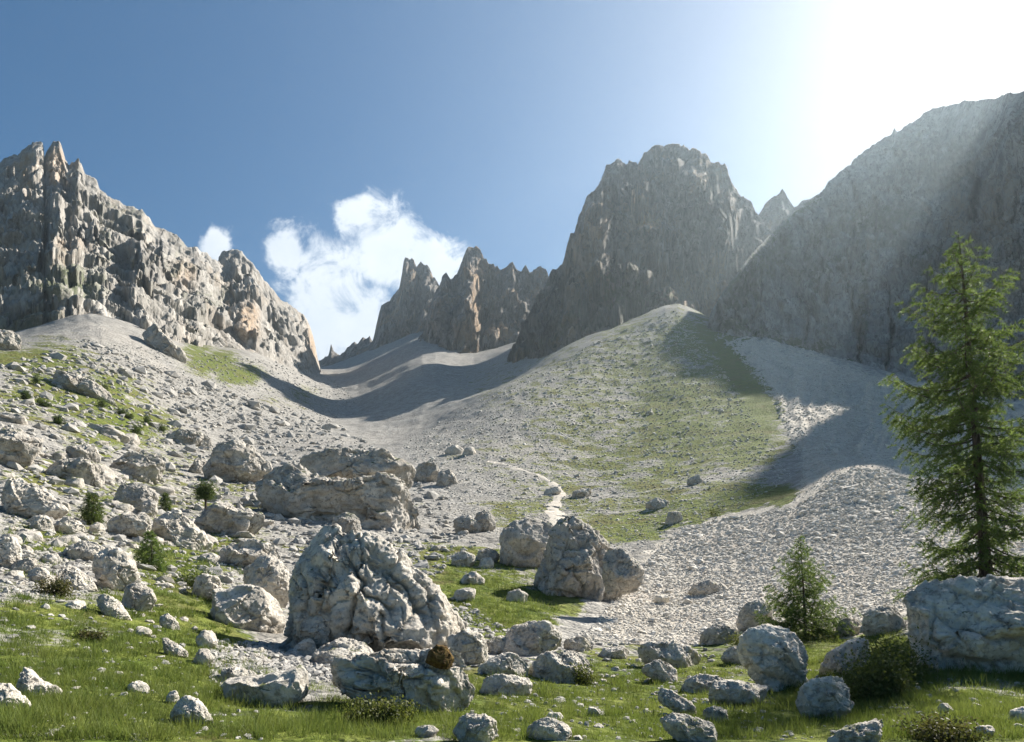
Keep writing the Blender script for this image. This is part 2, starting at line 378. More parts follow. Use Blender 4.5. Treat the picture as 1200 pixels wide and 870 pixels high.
cols = np.r_[np.linspace(-1500, -450, 40)[:-1], np.linspace(-450, -70, 110)[:-1], np.linspace(-70, 1270, 860), np.linspace(1270, 1650, 110)[1:], np.linspace(1650, 2700, 40)[1:]]
LD = np.linspace(math.log(1.3), math.log(1250), 830)
cpx = np.linspace(-1500, 2700, 281); cld = np.linspace(LD[0], LD[-1], 190)
EC = slope_e(*np.meshgrid(cpx, cld, indexing='ij'))
def bil(px, ld):
    a = np.clip((px - cpx[0]) / (cpx[1] - cpx[0]), 0, len(cpx) - 1.001); b = np.clip((ld - cld[0]) / (cld[1] - cld[0]), 0, len(cld) - 1.001)
    i = a.astype(int); j = b.astype(int); u = a - i; v = b - j
    return EC[i, j] * (1 - u) * (1 - v) + EC[i + 1, j] * u * (1 - v) + EC[i, j + 1] * (1 - u) * v + EC[i + 1, j + 1] * u * v
PXg, LDg = np.meshgrid(cols, LD, indexing='ij'); Dg = np.exp(LDg)
Eg = bil(PXg, LDg)
PYs = HY - F * Eg                                   # picture row of the smooth ground: where the zones of turf and stone lie
X = (PXg - CX) / F * Dg; Z = Eg * Dg + EYE
GRAVEL = [(684,742),(715,722),(748,668),(775,632),(800,616),(850,604),(928,592),(943,560),(938,535),(915,480),(880,428),(845,396),(905,398),(1000,430),(1100,458),(1400,470),(1400,700),(1075,712),(1000,735),(950,748),(905,735),(860,738),(820,760),(740,756)]
gsd = polydist(GRAVEL, PXg, PYs)
near_w = np.stack([X, Dg, 0 * X], -1)
wob = fbm(near_w / 2.3, 4, 5) * 14
gravel = sstep(-3, 5, gsd + wob)
zn = 0
for lam, seed in ((55, 1), (24, 2), (10, 3), (4.2, 4), (1.8, 5), (.75, 6), (.32, 7)):
    amp = lam * (.055 if lam > 3 else .05) * np.clip(1.3 - lam / (.22 * Dg), 0, 1) * np.clip(lam / (.006 * Dg) - .7, 0, 1)
    amp = amp * (1 - (.35 if lam >= 4 else .55) * gravel)
    zn = zn + amp * perlin(near_w / lam + seed * 3.7, seed)
# runnels down the gravel fan and the scree
run = ridged(np.stack([PXg / 26 + fbm(near_w / 40, 2, 3) * 1.2, LDg * 1.1, 0 * X], -1), 3, 11)
zn = zn + run * Dg * .006 * np.clip((Dg - 35) / 60, 0, 1) * (.12 + 1.0 * gravel)
Z = Z + zn
EV = (Z - EYE) / Dg

blobs = [(1330,800,170,70,1.0),(-150,800,150,90,1.0),(-120,520,120,80,.6), # turf: (px, py, rx, ry, amount)
 (60,820,190,75,1.1),(170,790,150,85,1.0),(60,740,110,40,.75),(280,860,170,30,1.0),(440,850,120,30,.9),(620,835,120,50,.9),(740,825,150,55,.95),(880,850,140,30,.9),(700,790,60,25,.8),
 (990,800,110,55,1.1),(1110,845,140,40,1.05),(830,770,60,25,.8),(600,725,45,32,1.1),(570,690,70,32,1.0),(540,660,60,22,.7),(640,705,40,20,.9),(500,640,40,14,.5),
 (265,640,50,22,.7),(210,655,55,30,.85),(190,690,45,25,.8),(60,640,55,25,.7),(40,600,45,20,.5),(20,680,50,20,.5),
 (60,430,50,28,.75),(100,465,65,28,.9),(140,495,60,25,.85),(115,520,40,18,.7),(40,470,50,25,.65),(170,520,40,15,.55),(15,420,35,20,.6),
 (250,425,28,14,.95),(280,440,26,12,.95),(230,412,20,9,.8),(355,462,22,9,.45),(340,470,40,12,.4),
 (880,585,65,18,1.0),(800,600,70,22,.85),(740,620,55,20,.8),(700,600,90,30,.5),(870,520,50,30,.85),(885,480,38,40,.95),(860,430,30,40,1.0),(840,400,25,20,.9),(800,480,75,75,.76),(810,400,60,40,.70),(770,430,90,70,.62),
 (720,470,100,60,.55),(680,500,90,50,.50),(760,540,110,45,.66),(650,560,80,30,.52),(620,600,60,25,.55),(600,530,80,30,.42),(630,460,80,35,.46),(690,430,70,35,.52),(740,390,60,30,.54),
 (250,590,60,30,.58),(150,590,80,30,.60),(60,560,60,30,.55),(200,540,60,25,.46),(330,570,60,20,.35),(420,600,80,30,.35),(340,640,60,16,.35),(300,600,50,14,.25),(620,640,50,14,.5),
]
turf = np.zeros_like(X)
for bx, by, rx, ry, a in blobs:
    turf = np.maximum(turf, a * np.exp(-.5 * (((PXg - bx) / rx) ** 2 + ((PYs - by) / ry) ** 2) ** 1.3))
turf = np.where(PYs > 870, np.maximum(turf, .95), turf) * (1 - sstep(-2, 6, gsd + wob))
terr = link('terrain', mesh('terrain', np.stack([X, Dg, Z], -1), gridfaces(*X.shape), M_GROUND,
            attrs={'turf': turf, 'gravel': gravel, 'farness': np.clip(Dg / 300, 0, 1)}))
tag(terr, 'rising alpine valley floor of turf, boulder ground and pale scree', 'terrain', kind='structure')
# meadow behind the viewer
mv = np.array([[-400, -400, -.35], [400, -400, -.35], [400, 1.6, -.35], [-400, 1.6, -.35]], float)
o = link('meadow', mesh('meadow', mv, [[0, 1, 2, 3]], M_GROUND, attrs={'turf': [1] * 4, 'gravel': [0] * 4, 'farness': [0] * 4}))
tag(o, 'flat turf behind the viewpoint', 'meadow', kind='structure')

EMAX = np.maximum.accumulate(EV, axis=1)
def hit(px, py, dmin=4.0):
    """distance at which the ground shows at a photo pixel (nan: no ground there)"""
    px = np.atleast_1d(np.asarray(px, float)); py = np.atleast_1d(np.asarray(py, float)); e = (HY - py) / F
    ci = np.clip(np.searchsorted(cols, px), 0, len(cols) - 1); out = np.full(px.shape, np.nan)
    order = np.argsort(ci, kind='stable'); cs = ci[order]; st = np.r_[0, np.flatnonzero(np.diff(cs)) + 1, len(cs)]
    for a, b in zip(st[:-1], st[1:]):
        if a == b: continue
        idx = order[a:b]; j = np.searchsorted(EMAX[cs[a]], e[idx]); ok = j < len(LD)
        out[idx[ok]] = np.exp(LD[j[ok]])
    return np.where(out < dmin, dmin, out)
def ground_z(x, d):
    """height of the ground at world x, y=d"""
    px = np.asarray(x) / d * F + CX; ld = np.log(d)
    i = np.clip(np.searchsorted(cols, px) - 1, 0, len(cols) - 2); j = np.clip(((ld - LD[0]) / (LD[1] - LD[0])).astype(int) if hasattr(ld, 'astype') else int((ld - LD[0]) / (LD[1] - LD[0])), 0, len(LD) - 2)
    u = np.clip((px - cols[i]) / (cols[i + 1] - cols[i]), 0, 1); v = (ld - LD[j]) / (LD[1] - LD[0])
    return (EV[i, j] * (1 - u) * (1 - v) + EV[i + 1, j] * u * (1 - v) + EV[i, j + 1] * (1 - u) * v + EV[i + 1, j + 1] * u * v) * d + EYE

# ------------------------------------------------------------------ mountains
def mountain(name, label, crest, base, dcrest, dbase, mat, step=1.3, prof=1.0, amps=(), strata=0, blocks=(), bulges=(), warm=(), green=(), lines=(), rand=(0, 0), seed=1, jag=0.0, sink=14, leanx=0, back=.35, rough_l=6.0, rough_a=.38):
    """wall between a foot line and a crest line; amps = (wavelength m, depth m, vertical stretch); bulges = (px,py,rx,ry,metres)"""
    x0, x1 = crest[0][0], crest[-1][0]
    nu = int((x1 - x0) / step); u = np.linspace(x0, x1, nu)
    yc = interp(crest, u); yb = interp(base, u) + sink
    jn = fbm(np.stack([u / 9, 0 * u, 0 * u + seed], -1), 4, seed, .6) * jag
    yc = np.minimum(yc + jn, yb - 2)
    nv = max(30, int((yb - yc).max() / step)); v = np.linspace(0, 1, nv)
    PX = np.repeat(u[:, None], nv, 1); V = np.repeat(v[None], nu, 0)
    PY = yb[:, None] + (yc - yb)[:, None] * V
    db, dc = interp(dbase, u)[:, None], interp(dcrest, u)[:, None]
    D = db + (dc - db) * V ** prof
    Pw = P(PX, PY, D); xw, zw = Pw[..., 0], Pw[..., 2]
    dl = np.zeros_like(D)
    wq = np.stack([xw, zw * .5, D * .3], -1)
    wx = fbm(wq / 60, 3, seed + 40) * 14
    for k, (lam, amp, st) in enumerate(amps):
        q = np.stack([(xw + wx + leanx * zw) / lam, zw / (lam * st), D / (lam * 3)], -1)
        dl -= amp * (ridged(q, 2, seed + k * 5) + .25)
    if strata:
        zz = zw + fbm(wq / 45, 3, seed + 70) * 12 + .12 * xw
        s = np.abs(((zz / 17) % 1) - .15); dl += strata * (sstep(0, .25, s) - .5) * (.4 + .6 * np.clip(fbm(wq / 70, 2, seed + 9) + .6, 0, 1.2))
        s2 = np.abs(((zz / 5.5) % 1) - .15); dl += strata * .35 * (sstep(0, .3, s2) - .5)
    ds = np.zeros_like(D)
    for k, (lam, amp, st, ck) in enumerate(blocks):
        q = np.stack([(xw + wx * .6 + leanx * zw) / lam, (zw + wx * .5) / (lam * st), D / (lam * 2.5)], -1)
        q = q + fbm(q * 2.2, 3, seed + 60 + k)[..., None] * .35
        f1, f2, ci, tl = worley(q, seed + 80 + k)
        ds -= amp * (ci - .5) * 1.6 + tl * lam * .15 - ck * (1 - sstep(0, .16, f2 - f1)) * sstep(-.35, .15, fbm(q * .9, 2, seed + 90 + k))
    ds -= fbm(np.stack([xw, zw * .9, D * .8], -1) / rough_l, 5, seed + 20, .62) * rough_l * rough_a
    nz0 = fbm(np.stack([PX / 22, PY / 30, 0 * PX + seed], -1), 3, seed + 31, .6)
    for bx, by, rx, ry, m in bulges:
        dl -= m * np.exp(-(((PX - bx + nz0 * 14) / rx) ** 2 + ((PY - by + nz0 * 22) / ry) ** 2) ** 3)
    lr = np.random.default_rng(seed + 400); ll = [(p_, w_, m_, g_) for p_, w_, m_, g_ in lines]
    for k in range(rand[0] + rand[1]):                            # weathered joints and sloping ledges
        a_ = lr.uniform(x0 + 5, x1 - 5); t0_ = lr.uniform(.08, .85); y_ = interp(base, a_) + (interp(crest, a_) - interp(base, a_)) * t0_
        if k < rand[0]: L_ = lr.uniform(14, 60); sl = lr.normal() * .25; ll.append(([(a_ + sl * L_ * q_ + lr.normal() * 2, y_ - L_ * q_) for q_ in (0, .33, .66, 1)], lr.uniform(.9, 2.6), lr.uniform(2, 7), 0))
        else: L_ = lr.uniform(15, 70); sl = lr.normal() * .35 - .15; ll.append(([(a_ + L_ * q_, y_ + sl * L_ * q_ + lr.normal() * 2.5) for q_ in (0, .33, .66, 1)], lr.uniform(1.2, 2.6), -lr.uniform(1.5, 4), .5 * lr.random()))
    s_lines = np.zeros_like(D); g_lines = np.zeros_like(D); wob_x = fbm(np.stack([PX / 16, PY / 16, 0 * PX + seed + 3], -1), 4, seed + 55, .6) * 6; wob_y = fbm(np.stack([PX / 16, PY / 16, 0 * PX + seed + 9], -1), 4, seed + 56, .6) * 6
    for pl, w_, m_, g_ in ll:
        dd_ = np.full(PX.shape, 1e9)
        for (ax_, ay_), (bx_, by_) in zip(pl[:-1], pl[1:]):
            vx_, vy_ = bx_ - ax_, by_ - ay_; tt = np.clip(((PX + wob_x - ax_) * vx_ + (PY + wob_y - ay_) * vy_) / (vx_ * vx_ + vy_ * vy_ + 1e-6), 0, 1)
            dd_ = np.minimum(dd_, np.hypot(PX + wob_x - ax_ - tt * vx_, PY + wob_y - ay_ - tt * vy_))
        dl += m_ * np.exp(-(dd_ / w_) ** 2); g_lines = np.maximum(g_lines, g_ * np.exp(-(dd_ / (w_ * 1.6)) ** 2))
        if m_ > 0: s_lines = np.maximum(s_lines, min(1, .35 + m_ / 14) * np.exp(-(dd_ / (w_ * 1.1)) ** 2))  # only carved cracks get the painted shade
    fade = np.clip(V * 6, .15, 1) * np.clip((1 - V) * 8, .35, 1)
    gz = np.gradient(zw, axis=1); gd = np.gradient(D, axis=1); gl = np.hypot(gz, gd) + 1e-6
    off = (ds * np.clip(V * 6, .15, 1) * np.clip((1 - V) * 7, .16, 1) * np.clip((yb - yc) / 70, .1, 1)[:, None])[..., None] * np.stack([xw / D * gz / gl, gz / gl, -gd / gl], -1)
    D = D + dl * fade
    A_w = np.zeros_like(D); A_g = g_lines
    nz_ = fbm(np.stack([PX / 14, PY / 26, 0 * PX + seed], -1), 4, seed + 33, .6) * .7
    for lst, arr in ((warm, A_w), (green, A_g)):
        for bx, by, rx, ry, m in lst:
            np.maximum(arr, m * np.clip(1.7 * np.exp(-.5 * (((PX - bx) / rx) ** 2 + ((PY - by) / ry) ** 2)) + nz_ * .55 - .15, 0, 1), out=arr)
    pts = P(PX, PY, D) + off
    rows = [pts]; last = pts[:, -1]
    zb = P(u, yb, interp(dbase, u))[:, 2]
    for k in range(1, 9):                                          # the far side, falling away behind the crest
        t = k / 8; q = last.copy(); q[:, 1] += last[:, 1] * back * t; q[:, 0] += last[:, 0] * back * t * .6
        q[:, 2] = last[:, 2] + (zb - 10 - last[:, 2]) * t ** .8 + fbm(np.stack([u / 15, 0 * u + k, 0 * u], -1), 2, seed + k) * 8 * (1 - t)
        rows.append(q[:, None])
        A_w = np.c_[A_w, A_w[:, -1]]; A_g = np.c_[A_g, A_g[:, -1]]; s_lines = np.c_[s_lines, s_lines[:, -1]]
    pts = np.concatenate(rows, 1)
    o = link(name, mesh(name, pts, gridfaces(nu, pts.shape[1]), mat, attrs={'warm': A_w, 'green': A_g, 'crack_shade': s_lines}))
    tag(o, label, 'mountain' if name == 'mountain' else name.replace('_', ' '), kind='structure')
    return o

M_CL = cliff_mat('dolomite_left', 1.3, pale=(.48, .45, .405), mid=(.36, .335, .30), dark=(.19, .178, .16), warm_amt=.30, green=.05, beds=0.0, bump=.55)
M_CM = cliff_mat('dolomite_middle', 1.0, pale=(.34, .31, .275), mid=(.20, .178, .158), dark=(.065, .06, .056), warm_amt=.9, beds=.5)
M_CR = cliff_mat('dolomite_slab', 1.9, pale=(.56, .54, .515), mid=(.41, .395, .38), dark=(.13, .125, .12), warm_amt=.35, green=.12, beds=.3)

mountain('mountain', 'grey left mountain with three small towers on its crest above scree',
    [(-260,300),(-120,240),(-40,205),(0,193),(8,185),(21,181),(25,176),(37,168),(49,165),(51,170),(45.5,203),(47,206),(49,198),(55,175),(63,165),(71,168),(78,189),(81,194),(84,188),(92,186),(99,202),(107,205),(113,208),(117,222),(143,240),(167,247),(180,263),(207,275),(218,287),(233,293),(257,307),(300,345),(330,390)],
    [(-260,450),(0,402),(60,388),(100,366),(122,343),(150,370),(190,400),(215,404),(255,388),(300,402),(330,420)],
    [(-260,380),(0,400),(120,430),(250,500),(330,560)], [(-260,190),(0,205),(90,230),(125,262),(140,262),(155,258),(200,290),(255,380),(330,470)],
    M_CL, rand=(16, 34), prof=.9, amps=((90,10,1.0),(36,4,.9)), blocks=((44,4.5,.7,5),(16,2.0,.7,2.0),(6,.8,.7,.8)), strata=2.2, seed=3, jag=3.0, leanx=-.3, rough_l=9, rough_a=.24, sink=34,
    bulges=((200,350,52,70,26),(172,300,24,40,22),(60,330,40,40,10),(70,190,30,22,-8)),
    warm=((30,195,7,16,.5),(65,190,10,14,.4),(80,290,10,10,.3),(215,320,10,14,.3)), green=((60,330,40,14,.6),(75,345,30,8,.9),(30,385,40,12,.6)))
mountain('rock_buttress', 'separate grey rock buttress at the left valley head beside the cloud',
    [(247,384),(252,342),(256,300),(262,295),(275,293),(290,300),(300,313),(312,330),(320,338),(328,350),(345,360),(355,368),(363,383),(370,407),(375,430)],
    [(247,386),(265,391),(280,400),(300,412),(320,424),(350,432),(375,434)],
    [(247,520),(300,540),(375,640)], [(247,470),(262,440),(300,430),(375,560)],
    M_CL, prof=.8, amps=((45,10,4),(17,3,3)), blocks=((30,6,2.0,8),(11,2.4,1.4,3.5)), seed=12, jag=3.0, sink=8,
    bulges=((290,370,25,45,18),(340,395,18,40,12)), warm=((262,355,6,22,.6),(292,375,8,18,.6),(366,405,5,15,.5)))
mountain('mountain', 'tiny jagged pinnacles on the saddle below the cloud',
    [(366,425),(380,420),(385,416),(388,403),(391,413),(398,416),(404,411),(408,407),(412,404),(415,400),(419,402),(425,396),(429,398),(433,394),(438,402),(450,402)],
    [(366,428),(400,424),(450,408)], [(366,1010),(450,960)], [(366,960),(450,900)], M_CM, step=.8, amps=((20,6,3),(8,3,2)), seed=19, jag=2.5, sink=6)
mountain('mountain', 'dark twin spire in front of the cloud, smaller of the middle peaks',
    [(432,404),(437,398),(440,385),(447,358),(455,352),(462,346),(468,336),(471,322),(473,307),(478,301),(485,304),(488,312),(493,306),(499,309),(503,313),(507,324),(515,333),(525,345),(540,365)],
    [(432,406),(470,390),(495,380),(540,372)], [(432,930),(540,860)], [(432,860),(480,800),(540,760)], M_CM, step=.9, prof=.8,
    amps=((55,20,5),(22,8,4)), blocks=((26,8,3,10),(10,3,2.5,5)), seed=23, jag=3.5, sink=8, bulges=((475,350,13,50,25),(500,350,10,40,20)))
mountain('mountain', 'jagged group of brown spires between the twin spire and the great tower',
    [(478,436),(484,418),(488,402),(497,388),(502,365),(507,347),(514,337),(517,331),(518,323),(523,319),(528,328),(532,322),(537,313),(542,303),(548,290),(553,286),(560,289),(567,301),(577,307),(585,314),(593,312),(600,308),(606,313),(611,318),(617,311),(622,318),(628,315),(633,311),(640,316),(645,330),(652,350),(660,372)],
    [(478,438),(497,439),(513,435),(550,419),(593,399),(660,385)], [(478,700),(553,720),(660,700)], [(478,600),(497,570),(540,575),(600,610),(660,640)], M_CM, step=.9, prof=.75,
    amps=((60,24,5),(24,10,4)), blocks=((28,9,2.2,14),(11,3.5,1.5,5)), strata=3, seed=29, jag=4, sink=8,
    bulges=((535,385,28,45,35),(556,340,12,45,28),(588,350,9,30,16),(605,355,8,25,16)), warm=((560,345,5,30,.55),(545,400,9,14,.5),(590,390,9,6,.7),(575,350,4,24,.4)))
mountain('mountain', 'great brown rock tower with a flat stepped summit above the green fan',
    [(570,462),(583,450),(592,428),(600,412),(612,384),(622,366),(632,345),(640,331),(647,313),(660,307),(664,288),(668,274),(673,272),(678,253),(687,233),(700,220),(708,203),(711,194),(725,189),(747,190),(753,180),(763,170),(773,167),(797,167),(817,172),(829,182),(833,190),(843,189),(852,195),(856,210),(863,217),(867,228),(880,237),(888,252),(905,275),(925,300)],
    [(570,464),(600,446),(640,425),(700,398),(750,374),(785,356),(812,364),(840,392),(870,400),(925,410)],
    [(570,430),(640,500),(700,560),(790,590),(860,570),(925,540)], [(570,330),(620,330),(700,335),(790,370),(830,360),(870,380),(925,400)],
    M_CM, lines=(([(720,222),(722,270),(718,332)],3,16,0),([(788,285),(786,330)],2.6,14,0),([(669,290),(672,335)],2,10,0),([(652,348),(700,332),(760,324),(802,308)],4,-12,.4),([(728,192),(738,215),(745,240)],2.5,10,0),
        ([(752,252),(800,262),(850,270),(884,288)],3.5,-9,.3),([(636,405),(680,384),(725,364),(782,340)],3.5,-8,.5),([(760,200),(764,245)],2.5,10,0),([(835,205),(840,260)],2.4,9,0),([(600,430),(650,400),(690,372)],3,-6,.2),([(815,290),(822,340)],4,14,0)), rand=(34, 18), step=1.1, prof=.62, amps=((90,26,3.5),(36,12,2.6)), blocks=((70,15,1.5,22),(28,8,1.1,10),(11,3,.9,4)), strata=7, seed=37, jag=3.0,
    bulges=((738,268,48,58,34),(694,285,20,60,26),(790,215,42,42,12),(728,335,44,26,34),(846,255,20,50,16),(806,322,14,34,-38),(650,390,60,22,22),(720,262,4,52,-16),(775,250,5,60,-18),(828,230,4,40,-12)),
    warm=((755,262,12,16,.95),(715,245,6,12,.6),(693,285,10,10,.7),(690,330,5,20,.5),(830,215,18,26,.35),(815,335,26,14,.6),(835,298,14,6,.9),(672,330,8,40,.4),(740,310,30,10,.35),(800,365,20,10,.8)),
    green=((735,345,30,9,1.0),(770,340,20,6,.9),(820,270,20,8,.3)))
mountain('mountain', 'small pale spire in the gap beside the great tower',
    [(870,300),(880,275),(890,250),(896,240),(900,235),(908,230),(913,228),(917,221),(921,227),(926,236),(931,243),(940,236),(955,230),(985,215)],
    [(870,330),(900,320),(985,310)], [(870,640),(985,620)], [(870,600),(985,560)], M_CM, step=.9, amps=((25,9,4),(9,4,2)), seed=43, jag=2.0)
mountain('mountain', 'huge pale slab mountain filling the right side below the sun',
    [(822,394),(826,388),(833,366),(845,345),(867,316),(885,293),(897,280),(913,263),(933,247),(957,228),(972,213),(987,200),(1002,186),(1013,177),(1030,166),(1045,158),(1048,151),(1051,156),(1070,142),(1087,129),(1105,124),(1150,117),(1180,111),(1204,107),(1211,72),(1224,40),(1245,2),(1254,-8),(1270,-24),(1290,-36),(1340,-70),(1400,-70),(1500,-40)],  # unseen crest past the right frame edge, raised to cast shadow on the scree
    [(822,396),(840,396),(870,402),(930,416),(1000,436),(1060,446),(1100,458),(1200,478),(1300,498),(1500,510)],
    [(822,322),(867,335),(913,430),(1000,488),(1100,482),(1180,380),(1250,350),(1500,350)], [(822,312),(870,290),(930,268),(1000,248),(1100,222),(1200,220),(1500,215)],
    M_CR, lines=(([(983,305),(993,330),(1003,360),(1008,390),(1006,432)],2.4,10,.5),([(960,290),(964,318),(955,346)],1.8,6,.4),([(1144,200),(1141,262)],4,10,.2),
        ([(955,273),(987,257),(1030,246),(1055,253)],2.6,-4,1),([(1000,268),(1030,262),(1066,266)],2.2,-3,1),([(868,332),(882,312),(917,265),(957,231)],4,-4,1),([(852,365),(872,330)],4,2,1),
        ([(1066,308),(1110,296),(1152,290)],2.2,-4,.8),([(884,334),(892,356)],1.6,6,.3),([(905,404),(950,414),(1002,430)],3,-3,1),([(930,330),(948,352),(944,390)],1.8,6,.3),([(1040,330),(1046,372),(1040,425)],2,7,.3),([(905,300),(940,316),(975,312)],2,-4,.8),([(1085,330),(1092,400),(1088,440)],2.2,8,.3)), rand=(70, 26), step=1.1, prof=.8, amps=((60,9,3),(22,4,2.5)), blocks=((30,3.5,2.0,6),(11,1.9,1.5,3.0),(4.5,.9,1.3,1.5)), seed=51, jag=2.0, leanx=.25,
    bulges=((1010,340,5,45,-10),(1145,270,10,60,-8)),
    warm=((1125,255,14,26,.5),(1170,240,16,30,.5),(1022,290,6,8,.5),(1085,245,5,5,.4)),
    green=((1030,255,40,7,.9),(990,268,25,5,.8),(912,290,12,16,.9),(890,312,14,16,1.0),(868,335,14,18,.9),(965,300,18,5,.7),(870,388,26,7,.9),(940,402,26,6,1.0),(1012,330,4,40,.7),(955,330,4,22,.6),(1040,290,20,4,.6),(1130,300,30,6,.6),(1080,350,4,30,.5)))

# ------------------------------------------------------------------ rocks
_ico = {}
def ico(k):
    if k not in _ico:
        bm = bmesh.new(); bmesh.ops.create_icosphere(bm, subdivisions=k, radius=1)
        bm.verts.ensure_lookup_table()
        _ico[k] = (np.array([v.co[:] for v in bm.verts]), np.array([[v.index for v in f.verts] for f in bm.faces], np.int32)); bm.free()
    return _ico[k]
def poly_radius(poly, c, th):
    r = np.zeros_like(th); dx, dy = np.cos(th), np.sin(th); n = len(poly)
    for k in range(n):
        ax, ay = poly[k][0] - c[0], c[1] - poly[k][1]; bx, by = poly[(k + 1) % n][0] - c[0], c[1] - poly[(k + 1) % n][1]
        ex, ey = bx - ax, by - ay; den = dx * ey - dy * ex; den = np.where(np.abs(den) < 1e-9, 1e-9, den)
        t = (ax * ey - ay * ex) / den; s = (ax * dy - ay * dx) / den
        r = np.where((s >= -1e-6) & (s <= 1 + 1e-6) & (t > 0), np.maximum(r, t), r)
    return r
def ROT(ax, az):
    ca, sa, cz, sz = math.cos(ax), math.sin(ax), math.cos(az), math.sin(az)
    return np.array([[1, 0, 0], [0, cz, -sz], [0, sz, cz]]) @ np.array([[ca, 0, sa], [0, 1, 0], [-sa, 0, ca]])
def carve(p, seed, facets=10, front=True):
    """cut flat broken faces on a rounded body"""
    r = np.random.default_rng(seed)
    for k in range(facets * 3):
        n = r.normal(size=3) * np.array([1, 1, .9])
        big = k < facets // 2
        if front: n[1] = -abs(n[1]) * (1.2 if big or k % 3 else .8) - .22
        n /= np.linalg.norm(n); s = p @ n; o = s.max() * (r.uniform(.55, .80) if big else r.uniform(.74, .95))
        p = p - n * (np.clip(s - o, 0, None) * .97)[:, None]
    return p
def spall(p, fc, size, seed, n, jit=.22):
    """knock flat flakes off along three joint directions, leaving steps and edges"""
    r = np.random.default_rng(seed + 500)
    Q, _ = np.linalg.qr(r.normal(size=(3, 3)))
    if r.random() < .6: Q = Q * .35 + np.eye(3); Q, _ = np.linalg.qr(Q)
    nr = p / (np.linalg.norm(p, axis=1, keepdims=True) + 1e-9); p_in = p.copy()
    keep = .22 + .78 * sstep(.0, .55, -nr[:, 1] + .35 * np.clip(nr[:, 2], 0, 1))
    for k in range(n):
        i = r.integers(len(p))
        if p[i, 1] > size * .3: continue
        dt = Q.T @ nr[i]; j = np.argmax(np.abs(dt) + r.random(3) * .35); nn = Q[:, j] * np.sign(dt[j]) + r.normal(size=3) * jit; nn /= np.linalg.norm(nn)
        R = size * (.09 + .67 * r.random() ** 2.6); dp = R * r.uniform(.03, .17)
        v = p - p[i]; dd = (v * v).sum(1); m = np.flatnonzero(dd < R * R)
        if len(m) < 4: continue
        sv = v[m] @ nn + dp; lim = np.clip(1.25 - np.linalg.norm(p[m] - p_in[m], axis=1) / (.25 * size), 0, 1) * keep[m]; p[m] -= nn * (np.clip(sv, 0, 2.2 * dp) * (1 - sstep(.90, 1, np.sqrt(dd[m]) / R)) * lim)[:, None]
    return p
def weather(p, fc, size, seed, rough=1.0, bed=None, cracks=1.0, stretch=(1, 1, 1), turn=(0, 0)):
    """break the faces of a body along joints and beds, then roughen it"""
    fn = np.cross(p[fc[:, 1]] - p[fc[:, 0]], p[fc[:, 2]] - p[fc[:, 0]])
    nrm = np.zeros_like(p)
    for k in range(3):
        for c in range(3): nrm[:, c] += np.bincount(fc[:, k], fn[:, c], len(p))
    nrm /= np.linalg.norm(nrm, axis=1, keepdims=True) + 1e-12
    q = p / size + seed * 1.7
    d = .03 * fbm(q * 1.5, 3, seed) * rough
    w = fbm(q * 2.1, 3, seed + 3)[:, None] * .25
    qs = q @ ROT(*turn) * np.array(stretch)
    f1, f2, ci, tl = worley(qs * 1.35 + w * .5, seed + 5)
    d += (ci - .5) * .06 * rough + tl * .05 * rough - cracks * .11 * (1 - sstep(0, .07, f2 - f1)) * sstep(-.25, .2, fbm(q * 1.3, 2, seed + 12))
    f1, f2, ci, tl = worley(qs * 3.6 + w * 1.2, seed + 6)
    d += (ci - .5) * .028 * rough + tl * .04 * rough - cracks * .035 * (1 - sstep(0, .12, f2 - f1)) * sstep(-.1, .3, fbm(q * 2.3, 2, seed + 13))
    f1, f2, ci, tl = worley(q * 10.5 + w * 3, seed + 7)
    d += (ci - .5) * .016 * rough + tl * .022 * rough
    if bed is not None:
        b = np.array(bed, float); b /= np.linalg.norm(b); h = q @ b * 4.2 + fbm(q * 1.6, 2, seed + 8) * 1.2
        s = (h % 1); d += .05 * (sstep(0, .10, s) * (1 - sstep(.85, 1, s)) - .5)
    d += .009 * rough * ridged(q * 6.1, 4, seed + 9, .66) + .012 * rough * fbm(q * 17, 3, seed + 10, .7) 
    return p + nrm * (d * size)[:, None]

